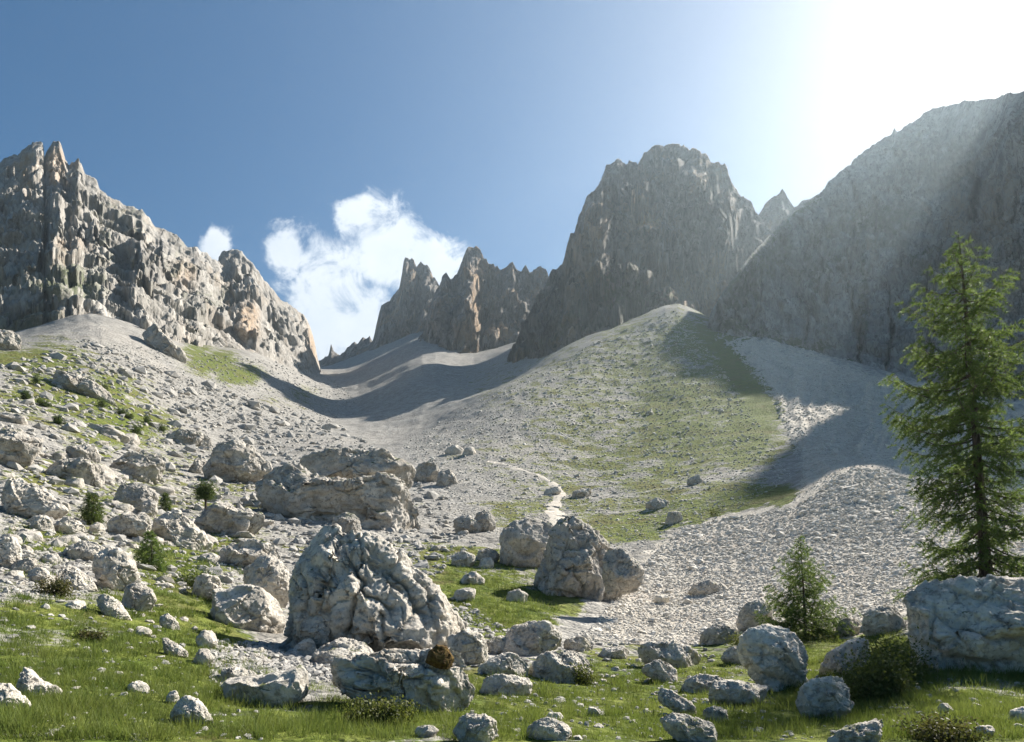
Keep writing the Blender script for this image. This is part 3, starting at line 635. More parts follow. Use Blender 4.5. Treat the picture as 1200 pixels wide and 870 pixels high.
def boulder(name, label, poly, mat=None, cat=None, thick=.9, e=3.0, sub=6, seed=None, facets=14, rough=1.0, bed=None, trace=(), cracks=1.0, dist=None, sink=.19, group=None, grow=1.16, stretch=(1, 1, 1), turn=(0, 0)):
    a = np.array(poly, float); seed = seed if seed is not None else int(a.sum()) % 997
    c = (a.min(0) + a.max(0)) / 2
    # centroid of area keeps the outline star shaped
    x, y = a[:, 0], a[:, 1]; cr = x * np.roll(y, -1) - np.roll(x, -1) * y; ar = cr.sum() / 2
    c = np.array([((x + np.roll(x, -1)) * cr).sum() / (6 * ar), ((y + np.roll(y, -1)) * cr).sum() / (6 * ar)])
    hb = a[:, 1].max() - a[:, 1].min()
    if dist is None:
        bx = a[np.argsort(-a[:, 1])[:3], 0].mean()
        dist = float(hit(bx, a[:, 1].max() - hb * sink)[0])
    nd, fc = ico(sub)
    th = np.arctan2(nd[:, 2], nd[:, 0]); rho = np.hypot(nd[:, 0], nd[:, 2])
    R = poly_radius(poly, c, th) * grow
    mr_ = np.sqrt(abs(ar) / math.pi)
    s = (rho ** e + np.abs(nd[:, 1]) ** e) ** (-1 / e)
    dep = thick * mr_
    d0 = dist + dep * .55 * dist / F
    k = d0 / F
    p = np.stack([R * np.cos(th) * rho * s, dep * nd[:, 1] * s, R * np.sin(th) * rho * s], -1) * k
    p = weather(spall(carve(p, seed, facets), fc, mr_ * k, seed, {4: 34, 5: 60, 6: 130, 7: 240}[sub]), fc, mr_ * k, seed, rough, bed, cracks, stretch, turn)
    if trace:                                                      # joints and ledges seen on the face
        sz = mr_ * k; wp = p + P(c[0], c[1], d0); qx = wp[:, 0] / wp[:, 1] * F + CX; qy = HY - (wp[:, 2] - EYE) / wp[:, 1] * F
        wn = p / sz * 2.5 + seed; qx = qx + fbm(wn, 3, seed + 21) * mr_ * .10; qy = qy + fbm(wn, 3, seed + 22) * mr_ * .10
        frt = sstep(.35, -.1, p[:, 1] / (dep * k))
        for pl, w_, m_ in trace:
            dd = np.full(len(p), 1e9)
            for (ax_, ay_), (bx_, by_) in zip(pl[:-1], pl[1:]):
                vx_, vy_ = bx_ - ax_, by_ - ay_; tt = np.clip(((qx - ax_) * vx_ + (qy - ay_) * vy_) / (vx_ * vx_ + vy_ * vy_ + 1e-6), 0, 1)
                sd_ = ((qx - ax_) * vy_ - (qy - ay_) * vx_) / math.hypot(vx_, vy_); dd = np.minimum(dd, np.hypot(qx - ax_ - tt * vx_, qy - ay_ - tt * vy_))
            cut = m_ * (np.exp(-(dd / w_) ** 2) + .30 * np.exp(-(dd / (w_ * 4)) ** 2))
            p = p * (1 - .6 * (cut * frt)[:, None]) + np.array([0, 1, 0]) * (cut * frt * sz * .6)[:, None]
    o = link(name, mesh(name, p, fc, mat or M_ROCK), loc=P(c[0], c[1], d0))
    tag(o, label, cat or name.replace('_', ' '), group)
    return o
exec_rocks = []
B = boulder
# --- far left, lower slope
B('boulder', 'long pale boulder tilted in the grass at the bottom left corner', [(2,799),(8,788),(14,784),(25,788),(37,800),(55,808),(64,815),(65,826),(55,831),(43,830),(30,824),(16,812)], bed=(1,0,1))
B('boulder', 'pale boulder cut by the left edge below the long tilted one', [(-25,806),(0,805),(12,815),(24,828),(30,838),(24,843),(5,838),(-20,830)], bed=(1,0,1))
B('boulder', 'round pitted boulder alone in the grass left of the square block', [(192,840),(195,830),(203,824),(214,820),(226,825),(235,834),(242,847),(240,857),(225,860),(207,858),(195,850)])
B('rock', 'small rock touching the top of the round pitted boulder', [(193,824),(196,812),(203,810),(208,818),(206,828),(198,830)], sub=4)
B('rock', 'flat grey stone lying alone in the open grass on the left', [(143,808),(150,801),(162,800),(172,806),(171,814),(158,816),(146,814)], sub=4)
B('boulder', 'upright smooth grey boulder at the head of the left meadow', [(99,680),(100,660),(110,648),(125,645),(142,650),(149,664),(155,688),(148,706),(133,704),(112,694)], seed=7)
B('boulder', 'cracked boulder against the right foot of the upright smooth one', [(138,700),(148,688),(162,684),(173,691),(176,706),(168,723),(152,724),(141,714)])
B('rock_slab', 'thin slab sliding down below the upright smooth boulder', [(108,700),(120,699),(134,706),(148,728),(146,734),(138,733),(122,722)], bed=(0,0,1))
B('rock_slab', 'long slab descending left of the upright smooth boulder', [(48,664),(60,660),(76,664),(96,676),(108,698),(98,703),(86,697),(66,682)], bed=(1,0,1))
B('boulder', 'broken boulder with white top above the long slab', [(71,654),(73,640),(84,633),(102,636),(117,643),(113,656),(95,664),(76,663)])
B('rock', 'low rock below the long slab on the left meadow edge', [(21,672),(32,665),(48,668),(60,684),(54,693),(38,689)])
B('boulder', 'pale boulder cut by the left edge above the meadow', [(-22,650),(-8,634),(8,632),(15,645),(15,668),(4,676),(-18,672)])
B('rock', 'rock wedged beside the edge boulder above the meadow', [(8,668),(18,657),(36,655),(43,664),(36,674),(18,676)])
B('rock', 'pale wedge of rock among turf high on the left', [(32,622),(34,602),(44,598),(52,608),(60,622),(46,630)])
B('rock', 'jagged rock leaning right among turf below the small bushy conifer', [(61,618),(66,607),(78,607),(92,616),(101,630),(90,636),(72,630)])
B('rock', 'small square rock beside the bushy conifer', [(101,622),(106,611),(118,615),(121,626),(110,631)], sub=4)
B('rock', 'small rock between broken boulder and edge boulder', [(47,658),(50,650),(62,648),(69,657),(62,664),(50,664)], sub=4)
B('boulder', 'big layered boulder above the mossy hummock', [(166,632),(167,611),(180,601),(198,599),(212,610),(228,626),(240,640),(244,652),(228,658),(205,655),(188,646),(174,642)], bed=(.4,0,1), sub=6)
B('rock', 'flat pale rock under the right end of the layered boulder', [(228,656),(238,648),(254,650),(260,658),(248,664),(234,663)], sub=4)
B('boulder', 'square dark overhanging crag at the left edge below the slope', [(-30,540),(-25,505),(0,498),(20,503),(40,510),(30,528),(18,545),(-5,556)], mat=M_ROCK_G, sub=6)
B('boulder', 'dark crag at the left edge under the mountain foot', [(-20,405),(-12,388),(4,384),(16,392),(18,404),(6,416),(-12,416)], mat=M_ROCK_G)
B('boulder', 'leaning boulder with an ochre underside on the left slope', [(119,560),(124,545),(136,537),(152,530),(172,528),(183,538),(184,552),(176,564),(158,572),(138,572)], mat=M_ROCK_G, sub=6)
B('boulder', 'pointed boulder right of the ochre leaning one', [(216,556),(221,540),(230,532),(240,541),(244,556),(234,562)], mat=M_ROCK_G)
B('boulder', 'blocky crag with a warm stained face behind the round topped tree', [(242,572),(242,548),(252,528),(268,520),(284,518),(300,528),(312,545),(306,560),(286,570),(262,577)], mat=M_ROCK_G, sub=6)
B('boulder', 'rounded boulder below the dark edge crag on the left slope', [(68,546),(74,526),(88,516),(102,520),(111,534),(106,548),(88,554)], mat=M_ROCK_G)
B('boulder', 'grey boulder under the ochre leaning boulder', [(128,592),(134,574),(150,566),(168,572),(180,586),(172,602),(150,606)], mat=M_ROCK_G)
B('rock', 'upright wedge right of the boulder under the ochre leaning one', [(160,604),(168,584),(176,582),(182,598),(176,612)], mat=M_ROCK_G)
B('rock_outcrop', 'long rock rib in the scree under the dark corner of the left mountain', [(150,392),(158,376),(172,372),(186,386),(204,404),(222,428),(212,436),(192,424),(170,410)], mat=M_ROCK_G, thick=.5)
B('rock_outcrop', 'rock band crossing the upper left turf slope', [(30,448),(50,434),(84,436),(118,456),(140,474),(126,482),(96,470),(62,462)], mat=M_ROCK_G, thick=.5, bed=(0,0,1))
B('rock_outcrop', 'pale ledge of broken rock on the left slope above the pointed boulder', [(176,520),(192,504),(220,500),(248,510),(262,522),(236,530),(204,532)], mat=M_ROCK_G, thick=.6)
B('rock_outcrop', 'stepped pale outcrop at the left edge above the meadow', [(-20,600),(-14,572),(10,560),(36,566),(58,582),(70,600),(50,612),(16,614)], thick=.6, bed=(.2,0,1))
B('rock_outcrop', 'broken pale ledge between the ochre boulder and the layered boulder', [(120,622),(128,602),(150,596),(172,602),(168,622),(150,634),(130,634)], thick=.7)
B('rock_outcrop', 'grey ledge on the left slope below the overhanging crag', [(40,556),(52,538),(84,534),(116,548),(124,566),(100,576),(64,572)], mat=M_ROCK_G, thick=.6)
B('rock_outcrop', 'low grey outcrop right of the broad hump at the fan foot', [(478,560),(490,545),(506,540),(516,552),(512,566),(494,572)], mat=M_ROCK_G, thick=.7)
B('rock_outcrop', 'pale broken ledge linking the layered boulder to the central outcrop', [(248,660),(262,640),(290,632),(316,636),(328,652),(316,668),(284,676),(258,674)], thick=.7)
# --- middle ledges and the central outcrop
B('rock_outcrop', 'broad hump of slabby grey rock across the valley middle', [(293,598),(294,572),(306,556),(322,547),(345,549),(370,553),(400,556),(440,558),(470,560),(492,572),(510,597),(514,620),(502,640),(470,646),(430,640),(390,628),(345,620),(310,616)], mat=M_ROCK_G, sub=7, thick=.6, facets=8, sink=.2, stretch=(.8,1,1.7), turn=(.3,0))
B('rock_slab', 'overhanging cap slab on the back of the broad hump', [(348,560),(356,543),(370,534),(395,529),(425,527),(450,532),(468,542),(484,554),(480,566),(455,570),(425,563),(395,556),(368,566)], mat=M_ROCK_G, sub=6, thick=.6, dist=61, bed=(0,0,1), facets=4)
B('boulder', 'rounded grey boulder resting on the broad hump at its left end', [(318,601),(322,586),(336,578),(348,582),(354,594),(346,604),(330,606)], mat=M_ROCK_G)
B('boulder', 'pale round boulder between the hump and the central outcrop', [(386,622),(390,606),(404,600),(420,606),(424,620),(412,632),(396,632)], mat=M_ROCK_G)
B('rock_outcrop', 'ledge of rounded rock under the round topped tree', [(200,622),(216,606),(240,594),(268,590),(290,596),(308,602),(312,618),(296,630),(268,630),(236,634),(212,634)], mat=M_ROCK_G, sub=6, thick=.6)
B('rock_outcrop', 'high central outcrop with deep vertical cracks and a rounded crown', [(322,745),(326,715),(328,690),(320,672),(330,652),(338,630),(348,613),(360,606),(374,608),(384,618),(400,620),(428,632),(455,646),(478,660),(497,680),(514,702),(528,730),(532,752),(520,772),(480,780),(430,790),(380,798),(345,790),(330,775)], sub=7, thick=.75, facets=7, rough=.85, cracks=.7, grow=1.10, seed=11, sink=.14, stretch=(1.6,1.0,.6), turn=(.3,.2), trace=[
    ([(330,655),(335,690),(332,713),(334,756)],3.0,.22),([(373,660),(377,690),(368,720),(382,742)],1.6,.14),([(352,664),(353,693),(350,723)],1.5,.12),([(363,628),(367,663)],1.5,.10),
    ([(388,620),(400,643),(420,670),(418,690),(400,746)],2.0,.17),([(418,690),(440,697),(460,717)],1.6,.12),([(413,627),(440,650),(467,680),(483,707),(505,726)],2.6,.20),([(430,650),(453,673),(468,695)],1.8,.13),
    ([(448,720),(453,747),(468,758)],1.6,.12),([(343,723),(380,727)],1.4,.10),([(387,670),(413,663)],1.3,.09),([(377,713),(400,707)],1.3,.09),([(480,664),(498,690),(520,722)],1.8,.12),([(400,745),(440,752),(480,760)],1.8,.12),([(338,640),(344,665),(340,700)],1.5,.1)])
B('rock_slab', 'long tilted slab forming the right flank of the central outcrop', [(424,650),(440,646),(470,662),(500,690),(528,722),(552,762),(548,780),(510,784),(478,770),(452,730),(434,690)], sub=6, thick=.6, turn=(.7,0), stretch=(.7,1,1.6), seed=77, sink=.1, trace=[([(440,660),(470,690),(500,728),(530,766)],1.8,.12),([(455,700),(480,735),(500,775)],1.5,.10)])
B('rock_outcrop', 'lower left shoulder of the central outcrop, broken and grey', [(272,690),(280,668),(298,655),(318,658),(332,672),(336,696),(326,716),(300,712),(280,706)], sub=6, rough=1.2, dist=19.5)
B('boulder', 'squat dark boulder propped in the hollow left of the central outcrop', [(234,714),(240,698),(256,690),(276,688),(296,693),(316,702),(328,716),(331,736),(325,756),(304,764),(280,764),(256,754),(241,736)], sub=6, rough=.7, cracks=.4, e=2.6, seed=17, sink=.25)
B('boulder', 'small keystone block at the front foot of the central outcrop', [(344,746),(346,730),(358,723),(374,724),(383,740),(380,758),(362,762)], dist=14.2)
B('boulder', 'narrow upright block below the keystone block', [(341,786),(343,754),(352,747),(364,752),(368,766),(362,788),(350,796)], dist=13.6)
B('rock_slab', 'pale slab sloping down in front of the central outcrop', [(352,800),(360,778),(376,762),(400,752),(424,756),(436,770),(430,790),(404,804),(372,812)], dist=13.0, bed=(0,0,1))
low_outcrop = B('rock_outcrop', 'long low outcrop with a brown moss patch in the lower middle', [(352,812),(362,792),(388,780),(420,774),(455,768),(490,762),(520,760),(545,770),(560,790),(572,812),(582,834),(576,844),(545,846),(505,850),(474,842),(444,828),(400,822),(366,824)], sub=7, thick=.6, rough=.9, seed=23, cracks=.8, sink=.1, stretch=(.7,1,1.5), turn=(.5,0), trace=[([(395,780),(440,787),(467,797),(474,815)],1.8,.16),([(458,772),(500,780),(527,793),(542,816)],1.8,.15),
    ([(473,797),(513,794)],1.3,.1),([(432,805),(443,828)],1.5,.12),([(500,806),(507,835)],1.5,.12),([(365,800),(400,808),(430,812)],1.6,.12),([(545,780),(556,806),(560,832)],1.5,.12)])
B('boulder', 'rough rock at the bottom edge under the long low outcrop', [(527,862),(532,846),(548,838),(566,842),(580,852),(584,870),(560,884),(534,880)])
B('boulder', 'square flat topped block with a shaded front below the dark boulder', [(259,830),(260,808),(268,800),(300,797),(325,791),(341,786),(349,794),(349,818),(334,827),(304,832),(272,834)], e=5, facets=4, rough=.6, cracks=.3, sub=6)
B('rock_slab', 'flat pale slab behind the square block', [(243,800),(250,788),(272,784),(296,790),(302,798),(276,806),(252,806)])
B('rock_slab', 'narrow slab pointing down the meadow left of the hollow', [(180,752),(192,750),(206,758),(218,768),(214,777),(200,773),(186,762)], bed=(1,0,1))
B('rock_slab', 'upper narrow slab above the one pointing down the meadow', [(184,726),(192,719),(202,726),(210,738),(206,745),(194,739)])
B('rock', 'grey stone at the left rim of the hollow', [(224,778),(228,764),(240,761),(248,770),(246,782),(232,784)], sub=4)
B('rock', 'leaning rock between hollow and meadow slabs', [(226,756),(232,742),(246,738),(252,750),(248,764),(236,766)], sub=4)
B('boulder', 'rock with a moss cushion cap left of the dark boulder', [(222,700),(224,682),(236,674),(250,678),(256,692),(248,706),(232,708)])
B('boulder', 'cleft boulder at the top of the lower middle rocks', [(585,770),(590,750),(604,737),(620,731),(640,734),(656,738),(662,752),(658,768),(640,777),(612,778)], sub=6, rough=1.2)
B('boulder', 'grey boulder below and left of the cleft boulder', [(562,788),(568,774),(586,767),(606,770),(620,780),(618,794),(600,801),(578,801)])
B('boulder', 'ribbed boulder running right below the cleft boulder', [(612,804),(622,788),(636,772),(660,765),(684,768),(698,776),(696,792),(676,804),(646,809)], bed=(1,0,1), sub=6)
B('boulder', 'low pale boulder under the ribbed boulder', [(564,812),(570,796),(590,793),(614,797),(631,806),(628,818),(606,822),(578,820)])
B('rock', 'pale rock right of the high outcrop foot above the cleft boulder', [(560,764),(568,751),(588,746),(602,752),(596,766),(576,772)])
B('rock', 'first of the stacked rocks at the right foot of the central outcrop', [(518,742),(522,728),(534,724),(546,732),(544,744),(530,748)], sub=4)
B('rock', 'lower of the stacked rocks at the right foot of the central outcrop', [(534,752),(538,740),(550,736),(556,746),(550,756),(540,758)], sub=4)
B('boulder', 'pale hump right of the central outcrop and left of the turf bowl', [(520,764),(526,748),(544,742),(562,748),(574,764),(576,782),(556,790),(534,784)])
# --- the two big boulders by the gravel
B('boulder', 'round topped grey boulder left of the pointed great boulder', [(589,660),(590,636),(594,620),(606,612),(622,610),(640,616),(650,630),(647,648),(636,668),(616,679),(596,678)], sub=6, facets=5, rough=.7, cracks=.6, e=3, mat=M_ROCK_G)
B('boulder', 'great pointed boulder standing at the edge of the gravel fan', [(626,704),(630,680),(637,660),(648,638),(656,620),(664,608),(672,604),(684,608),(694,611),(702,624),(716,640),(724,660),(730,690),(720,712),(700,722),(676,726),(652,726),(634,720)], sub=7, facets=8, rough=.9, cracks=.7, mat=M_ROCK_G, seed=31, trace=[([(648,640),(680,641),(704,627)],1.3,.12),([(638,658),(641,680),(630,708)],1.4,.14),([(697,638),(710,660),(717,680),(707,705)],1.8,.18),
    ([(668,664),(683,690),(680,715)],1.3,.12),([(690,608),(704,624),(718,640)],1.6,.15),([(655,612),(662,632),(672,640)],1.2,.1),([(640,690),(665,698),(690,702)],1.2,.09)])
B('boulder', 'dark block leaning on the right side of the great pointed boulder', [(708,676),(712,650),(722,644),(738,646),(750,656),(754,674),(746,690),(728,698),(714,694)], sub=6, mat=M_ROCK_G, dist=27)
B('rock', 'flat pale stone in the turf bowl before the great pointed boulder', [(589,702),(594,694),(608,692),(620,698),(618,707),(600,709)], sub=4)
B('boulder', 'grey boulder of the row above the turf bowl, leftmost', [(524,664),(530,650),(544,645),(556,652),(558,663),(542,670)])
B('boulder', 'grey boulder of the row above the turf bowl, larger and rounder', [(556,660),(560,646),(572,642),(584,648),(588,658),(576,664)])
B('rock', 'small pale rock before the row above the turf bowl', [(560,667),(564,656),(574,654),(580,663),(572,670)], sub=4)
B('rock', 'pale stone at the left rim of the turf bowl', [(536,684),(542,673),(556,671),(570,679),(564,688),(546,689)], sub=4)
B('rock', 'low slab at the upper left rim of the turf bowl', [(524,706),(532,694),(550,689),(562,693),(552,704),(536,710)], sub=4)
B('boulder', 'pair boulder with a round front on the slope behind the turf bowl', [(526,626),(530,610),(544,602),(558,608),(564,620),(554,630),(538,632)], mat=M_ROCK_G)
B('boulder', 'rough boulder behind the right side of the pair boulder', [(552,618),(556,604),(568,599),(580,606),(580,622),(566,630)], mat=M_ROCK_G)
B('boulder', 'rounded boulder on the fan foot above the pair boulder', [(509,572),(512,556),(522,550),(534,553),(539,566),(534,576),(518,578)], mat=M_ROCK_G)
B('rock', 'long pale rock beside the path on the fan', [(664,584),(670,576),(688,572),(699,577),(690,586),(672,588)], mat=M_ROCK)
B('rock', 'pale rock left of the path bend', [(636,581),(640,573),(652,570),(659,576),(652,584)], sub=4)
B('rock', 'pale block at the upper end of the path, left one', [(519,534),(524,524),(536,521),(544,527),(540,536)], sub=4)
B('rock', 'pale block at the upper end of the path, right one', [(541,534),(546,524),(555,522),(559,531),(552,537)], sub=4)
B('boulder', 'pale boulder on the turf just above the gravel edge', [(757,598),(760,588),(772,584),(784,588),(791,596),(782,602),(766,602)])
B('boulder', 'pale boulder half sunk in the gravel edge', [(780,616),(784,602),(794,598),(802,606),(798,617),(788,620)])
B('boulder', 'single pale boulder on the turf high above the gravel edge', [(805,569),(808,560),(818,556),(825,563),(821,571)])
# --- gravel and lower right
B('rock_slab', 'grey slab lying in the middle of the white gravel', [(811,696),(816,685),(832,681),(850,686),(858,694),(848,701),(826,702)], facets=4)
B('rock', 'pinkish stone on the gravel left of the grey slab', [(766,706),(770,698),(780,697),(786,704),(782,711),(770,711)], mat=M_ROCK_W, sub=4)
B('rock_outcrop', 'chain of grey rocks edging the gravel left of the small larch, long one', [(818,762),(826,744),(842,732),(858,726),(868,734),(866,748),(850,760),(832,765)])
B('boulder', 'grey boulder beside the small larch on its left', [(868,745),(870,722),(878,710),(894,704),(906,708),(910,724),(902,742),(886,750)], sub=6)
B('boulder', 'white angular boulder standing in front of the small larch', [(872,764),(874,748),(884,739),(910,733),(930,739),(944,754),(951,768),(954,788),(957,810),(948,822),(934,830),(914,828),(898,817),(884,802),(876,782)], mat=M_ROCK_W, sub=7, facets=9, rough=.8, cracks=.4, grow=1.04, seed=41, trace=[([(876,766),(907,770),(937,793),(950,815)],2,.10),([(888,792),(917,800),(938,822)],1.8,.09),([(910,735),(922,765),(907,772)],1.6,.08)])
B('rock', 'grey rock left of the white angular boulder', [(846,776),(852,764),(866,758),(878,764),(878,780),(862,785)])
B('boulder', 'flat topped ridge boulder below the gravel', [(740,776),(746,762),(766,755),(790,755),(812,762),(828,774),(832,784),(816,790),(786,788),(758,788)], sub=6)
B('boulder', 'pale boulder below the flat topped ridge boulder', [(754,792),(758,780),(772,776),(786,780),(797,794),(798,806),(782,807),(764,800)])
B('boulder', 'low pale slab boulder left of the wedge rock', [(796,812),(802,800),(820,793),(842,795),(858,803),(852,813),(828,819),(806,819)])
B('boulder', 'pointed wedge rock between the slab boulder and the white boulder', [(834,832),(838,816),(845,800),(862,801),(884,803),(904,808),(908,818),(894,830),(866,836)], sub=6)
B('rock_slab', 'narrow pale slab descending below the slab boulder', [(764,818),(772,806),(788,812),(806,824),(820,838),(822,850),(810,848),(792,834)], bed=(1,0,1))
B('rock', 'dark hollowed rock below the wedge rock', [(823,846),(828,833),(842,829),(856,836),(854,848),(836,853)])
B('rock_slab', 'white slab at the bottom edge below the hollowed rock', [(770,852),(780,840),(800,841),(826,848),(848,856),(858,868),(840,880),(806,872),(784,864)])
B('rock_slab', 'flat slab in the turf right of the ribbed boulder', [(698,770),(708,761),(728,758),(744,764),(738,774),(714,776)])
B('rock', 'grey stones at the gravel tip under the great pointed boulder', [(658,762),(664,751),(680,747),(695,754),(690,765),(672,768)])
B('boulder', 'rounded boulder at the bottom middle in the grass', [(616,862),(624,849),(642,844),(660,849),(674,860),(668,871),(642,874),(622,871)])
B('rock', 'white flat stone near the bottom edge left of the rounded boulder', [(481,860),(490,853),(506,852),(518,861),(510,868),(492,868)], sub=4)
B('rock', 'small pale stone above the rounded boulder at the bottom middle', [(639,846),(644,837),(656,836),(663,844),(654,850)], sub=4)
B('rock', 'thin stone flake in the grass right of the ribbed boulder', [(684,838),(692,830),(704,833),(709,840),(696,843)], sub=4)
B('rock_slab', 'tilted slab rising right of the white boulder', [(961,806),(966,786),(980,768),(1000,755),(1020,748),(1036,746),(1038,754),(1026,768),(1006,782),(986,798),(968,808)], bed=(1,0,1), sub=6)
B('boulder', 'lower boulder under the tilted slab with a shaded front', [(937,836),(942,816),(956,802),(978,797),(996,798),(1000,814),(992,838),(972,856),(950,858)], sub=6)
B('rock_slab', 'pale slab cut by the bottom edge at the right', [(974,874),(990,860),(1016,852),(1042,845),(1056,850),(1044,864),(1018,880),(988,884)])
B('rock', 'dark rocks at the gravel foot right of the small larch', [(984,744),(988,728),(1002,724),(1016,732),(1022,744),(1006,750)])
B('boulder', 'rounded grey boulder at the gravel foot behind the turf bank', [(1016,744),(1020,722),(1034,711),(1052,711),(1064,724),(1064,742),(1042,752)])
B('boulder', 'huge pitted boulder at the right edge under the tall larch', [(1076,792),(1078,760),(1080,728),(1077,706),(1086,684),(1100,676),(1124,675),(1150,672),(1184,675),(1215,680),(1238,696),(1244,740),(1238,780),(1202,796),(1168,808),(1138,816),(1110,814),(1088,806)], sub=7, facets=5, rough=.85, cracks=.5, e=3.2, seed=53, thick=.75, grow=1.0, trace=[([(1078,758),(1107,777),(1140,782),(1190,778)],5,.13),([(1101,686),(1094,730),(1098,762)],2.5,.09),([(1138,738),(1167,753),(1197,750)],3,.10),
    ([(1118,676),(1126,690),(1122,700)],4,.10),([(1150,676),(1160,694)],3,.08),([(1170,690),(1190,705),(1215,708)],2.5,.08),([(1106,780),(1118,800)],2,.08)])
B('rock', 'small stone under the huge pitted boulder', [(1100,834),(1106,825),(1116,827),(1119,836),(1108,841)], sub=4)
B('rock', 'pale stone at the right edge near the bottom', [(1186,846),(1190,834),(1204,830),(1214,840),(1204,851)], sub=4)
B('rock', 'flat pale stone in the heath at the bottom right', [(1140,860),(1148,853),(1166,852),(1172,860),(1158,866)], sub=4)

# smaller countable rocks, by zone: copies of eight carved stones
tmpl = []
nd, fc = ico(4)
for k in range(8):
    r = np.random.default_rng(100 + k)
    p = nd * (r.uniform(.75, 1.2, 3)) * np.array([1, .95, .75]); s = (np.abs(nd) ** 3).sum(1) ** (-1 / 3); p = p * s[:, None] * .85
    tmpl.append(weather(spall(carve(p, 200 + k * 3, 8, False), fc, 1.0, 300 + k, 40), fc, 1.0, 200 + k * 3, .9, None, .6))
R_MESH = {}
for mk, mm in (('pale', M_ROCK), ('grey', M_ROCK_G)):
    R_MESH[mk] = [mesh('rock', t_, fc, mm) for t_ in tmpl]
def scatter_px(poly, n, r):
    a = np.array(poly, float); lo, hi = a.min(0), a.max(0); q = np.zeros((0, 2))
    while len(q) < n:
        c = r.uniform(lo, hi, (n * 2, 2)); q = np.r_[q, c[inpoly(poly, c[:, 0], c[:, 1])]]
    return q[:n]
ROCKZONES = [
 ('grey rock in the boulder field on the left slope', 'rocks in the left boulder field', [(0,520),(60,480),(130,560),(240,560),(330,620),(300,660),(160,640),(60,650),(0,640)], 42, (5, 22), 'grey'),
 ('large grey rock half buried in the left boulder field', 'large rocks in the left boulder field', [(0,470),(90,470),(200,540),(330,600),(330,640),(240,650),(120,640),(0,650)], 52, (10, 27), 'grey'),
 ('pale rock scattered at the top of the left meadow', 'rocks at the head of the left meadow', [(0,620),(160,640),(225,700),(215,760),(140,740),(60,700),(0,700)], 36, (5, 16), 'pale'),
 ('grey rock lying around the broad hump in the valley middle', 'rocks around the broad hump', [(240,600),(330,540),(480,540),(560,600),(560,660),(500,650),(400,660),(280,650)], 20, (5, 14), 'grey'),
 ('stone in the dark hollow beside the central outcrop', 'stones in the dark hollow', [(240,765),(330,765),(345,800),(260,798)], 14, (5, 11), 'pale'),
 ('broken stone at the foot of the central outcrop', 'stones at the foot of the central outcrop', [(340,770),(430,764),(530,752),(560,770),(440,782),(345,806)], 14, (5, 12), 'pale'),
 ('rock scattered on the grassy fan', 'rocks on the grassy fan', [(480,540),(620,470),(800,420),(900,560),(740,640),(600,640),(540,600)], 26, (2.4, 6), 'pale'),
 ('pale stone lying in the lower middle turf', 'stones in the lower middle turf', [(580,800),(700,790),(860,810),(930,850),(860,868),(580,868)], 24, (4, 11), 'pale'),
 ('small pale stone lying in the left meadow grass', 'stones in the left meadow', [(0,700),(110,740),(240,810),(330,868),(0,868)], 9, (2.5, 6.5), 'pale'),
 ('rock on the bare scree below the left mountain', 'rocks on the left scree', [(110,420),(200,430),(330,480),(390,500),(360,530),(240,520)], 8, (2.5, 5), 'grey'),
 ('stone lying on the turf bank before the huge pitted boulder', 'stones on the right turf bank', [(950,830),(1080,815),(1200,800),(1200,868),(950,868)], 12, (3, 7), 'pale'),
]
rr = np.random.default_rng(5)
for lab, grp, poly, n, (s0, s1), mk in ROCKZONES:
    q = scatter_px(poly, n, rr); d = hit(q[:, 0], q[:, 1])
    for (px_, py_), d_ in zip(q, d):
        if not np.isfinite(d_): continue
        s_ = s0 + (s1 - s0) * rr.random() ** 2.2
        o = bpy.data.objects.new('rock', R_MESH[mk][rr.integers(8)]); COL.objects.link(o)
        k = s_ * d_ / F
        o.scale = (k * rr.uniform(.85, 1.35), k * rr.uniform(.8, 1.2), k * rr.uniform(.6, 1.0)); o.rotation_euler = (rr.uniform(-.35, .35), rr.uniform(-.35, .35), rr.uniform(0, 6.28))
        p_ = P(px_, py_, d_); o.location = (p_[0], p_[1], float(ground_z(p_[0], d_)) + k * (.12 if s_ < 8 else -.05))
        tag(o, lab, 'rock', grp)

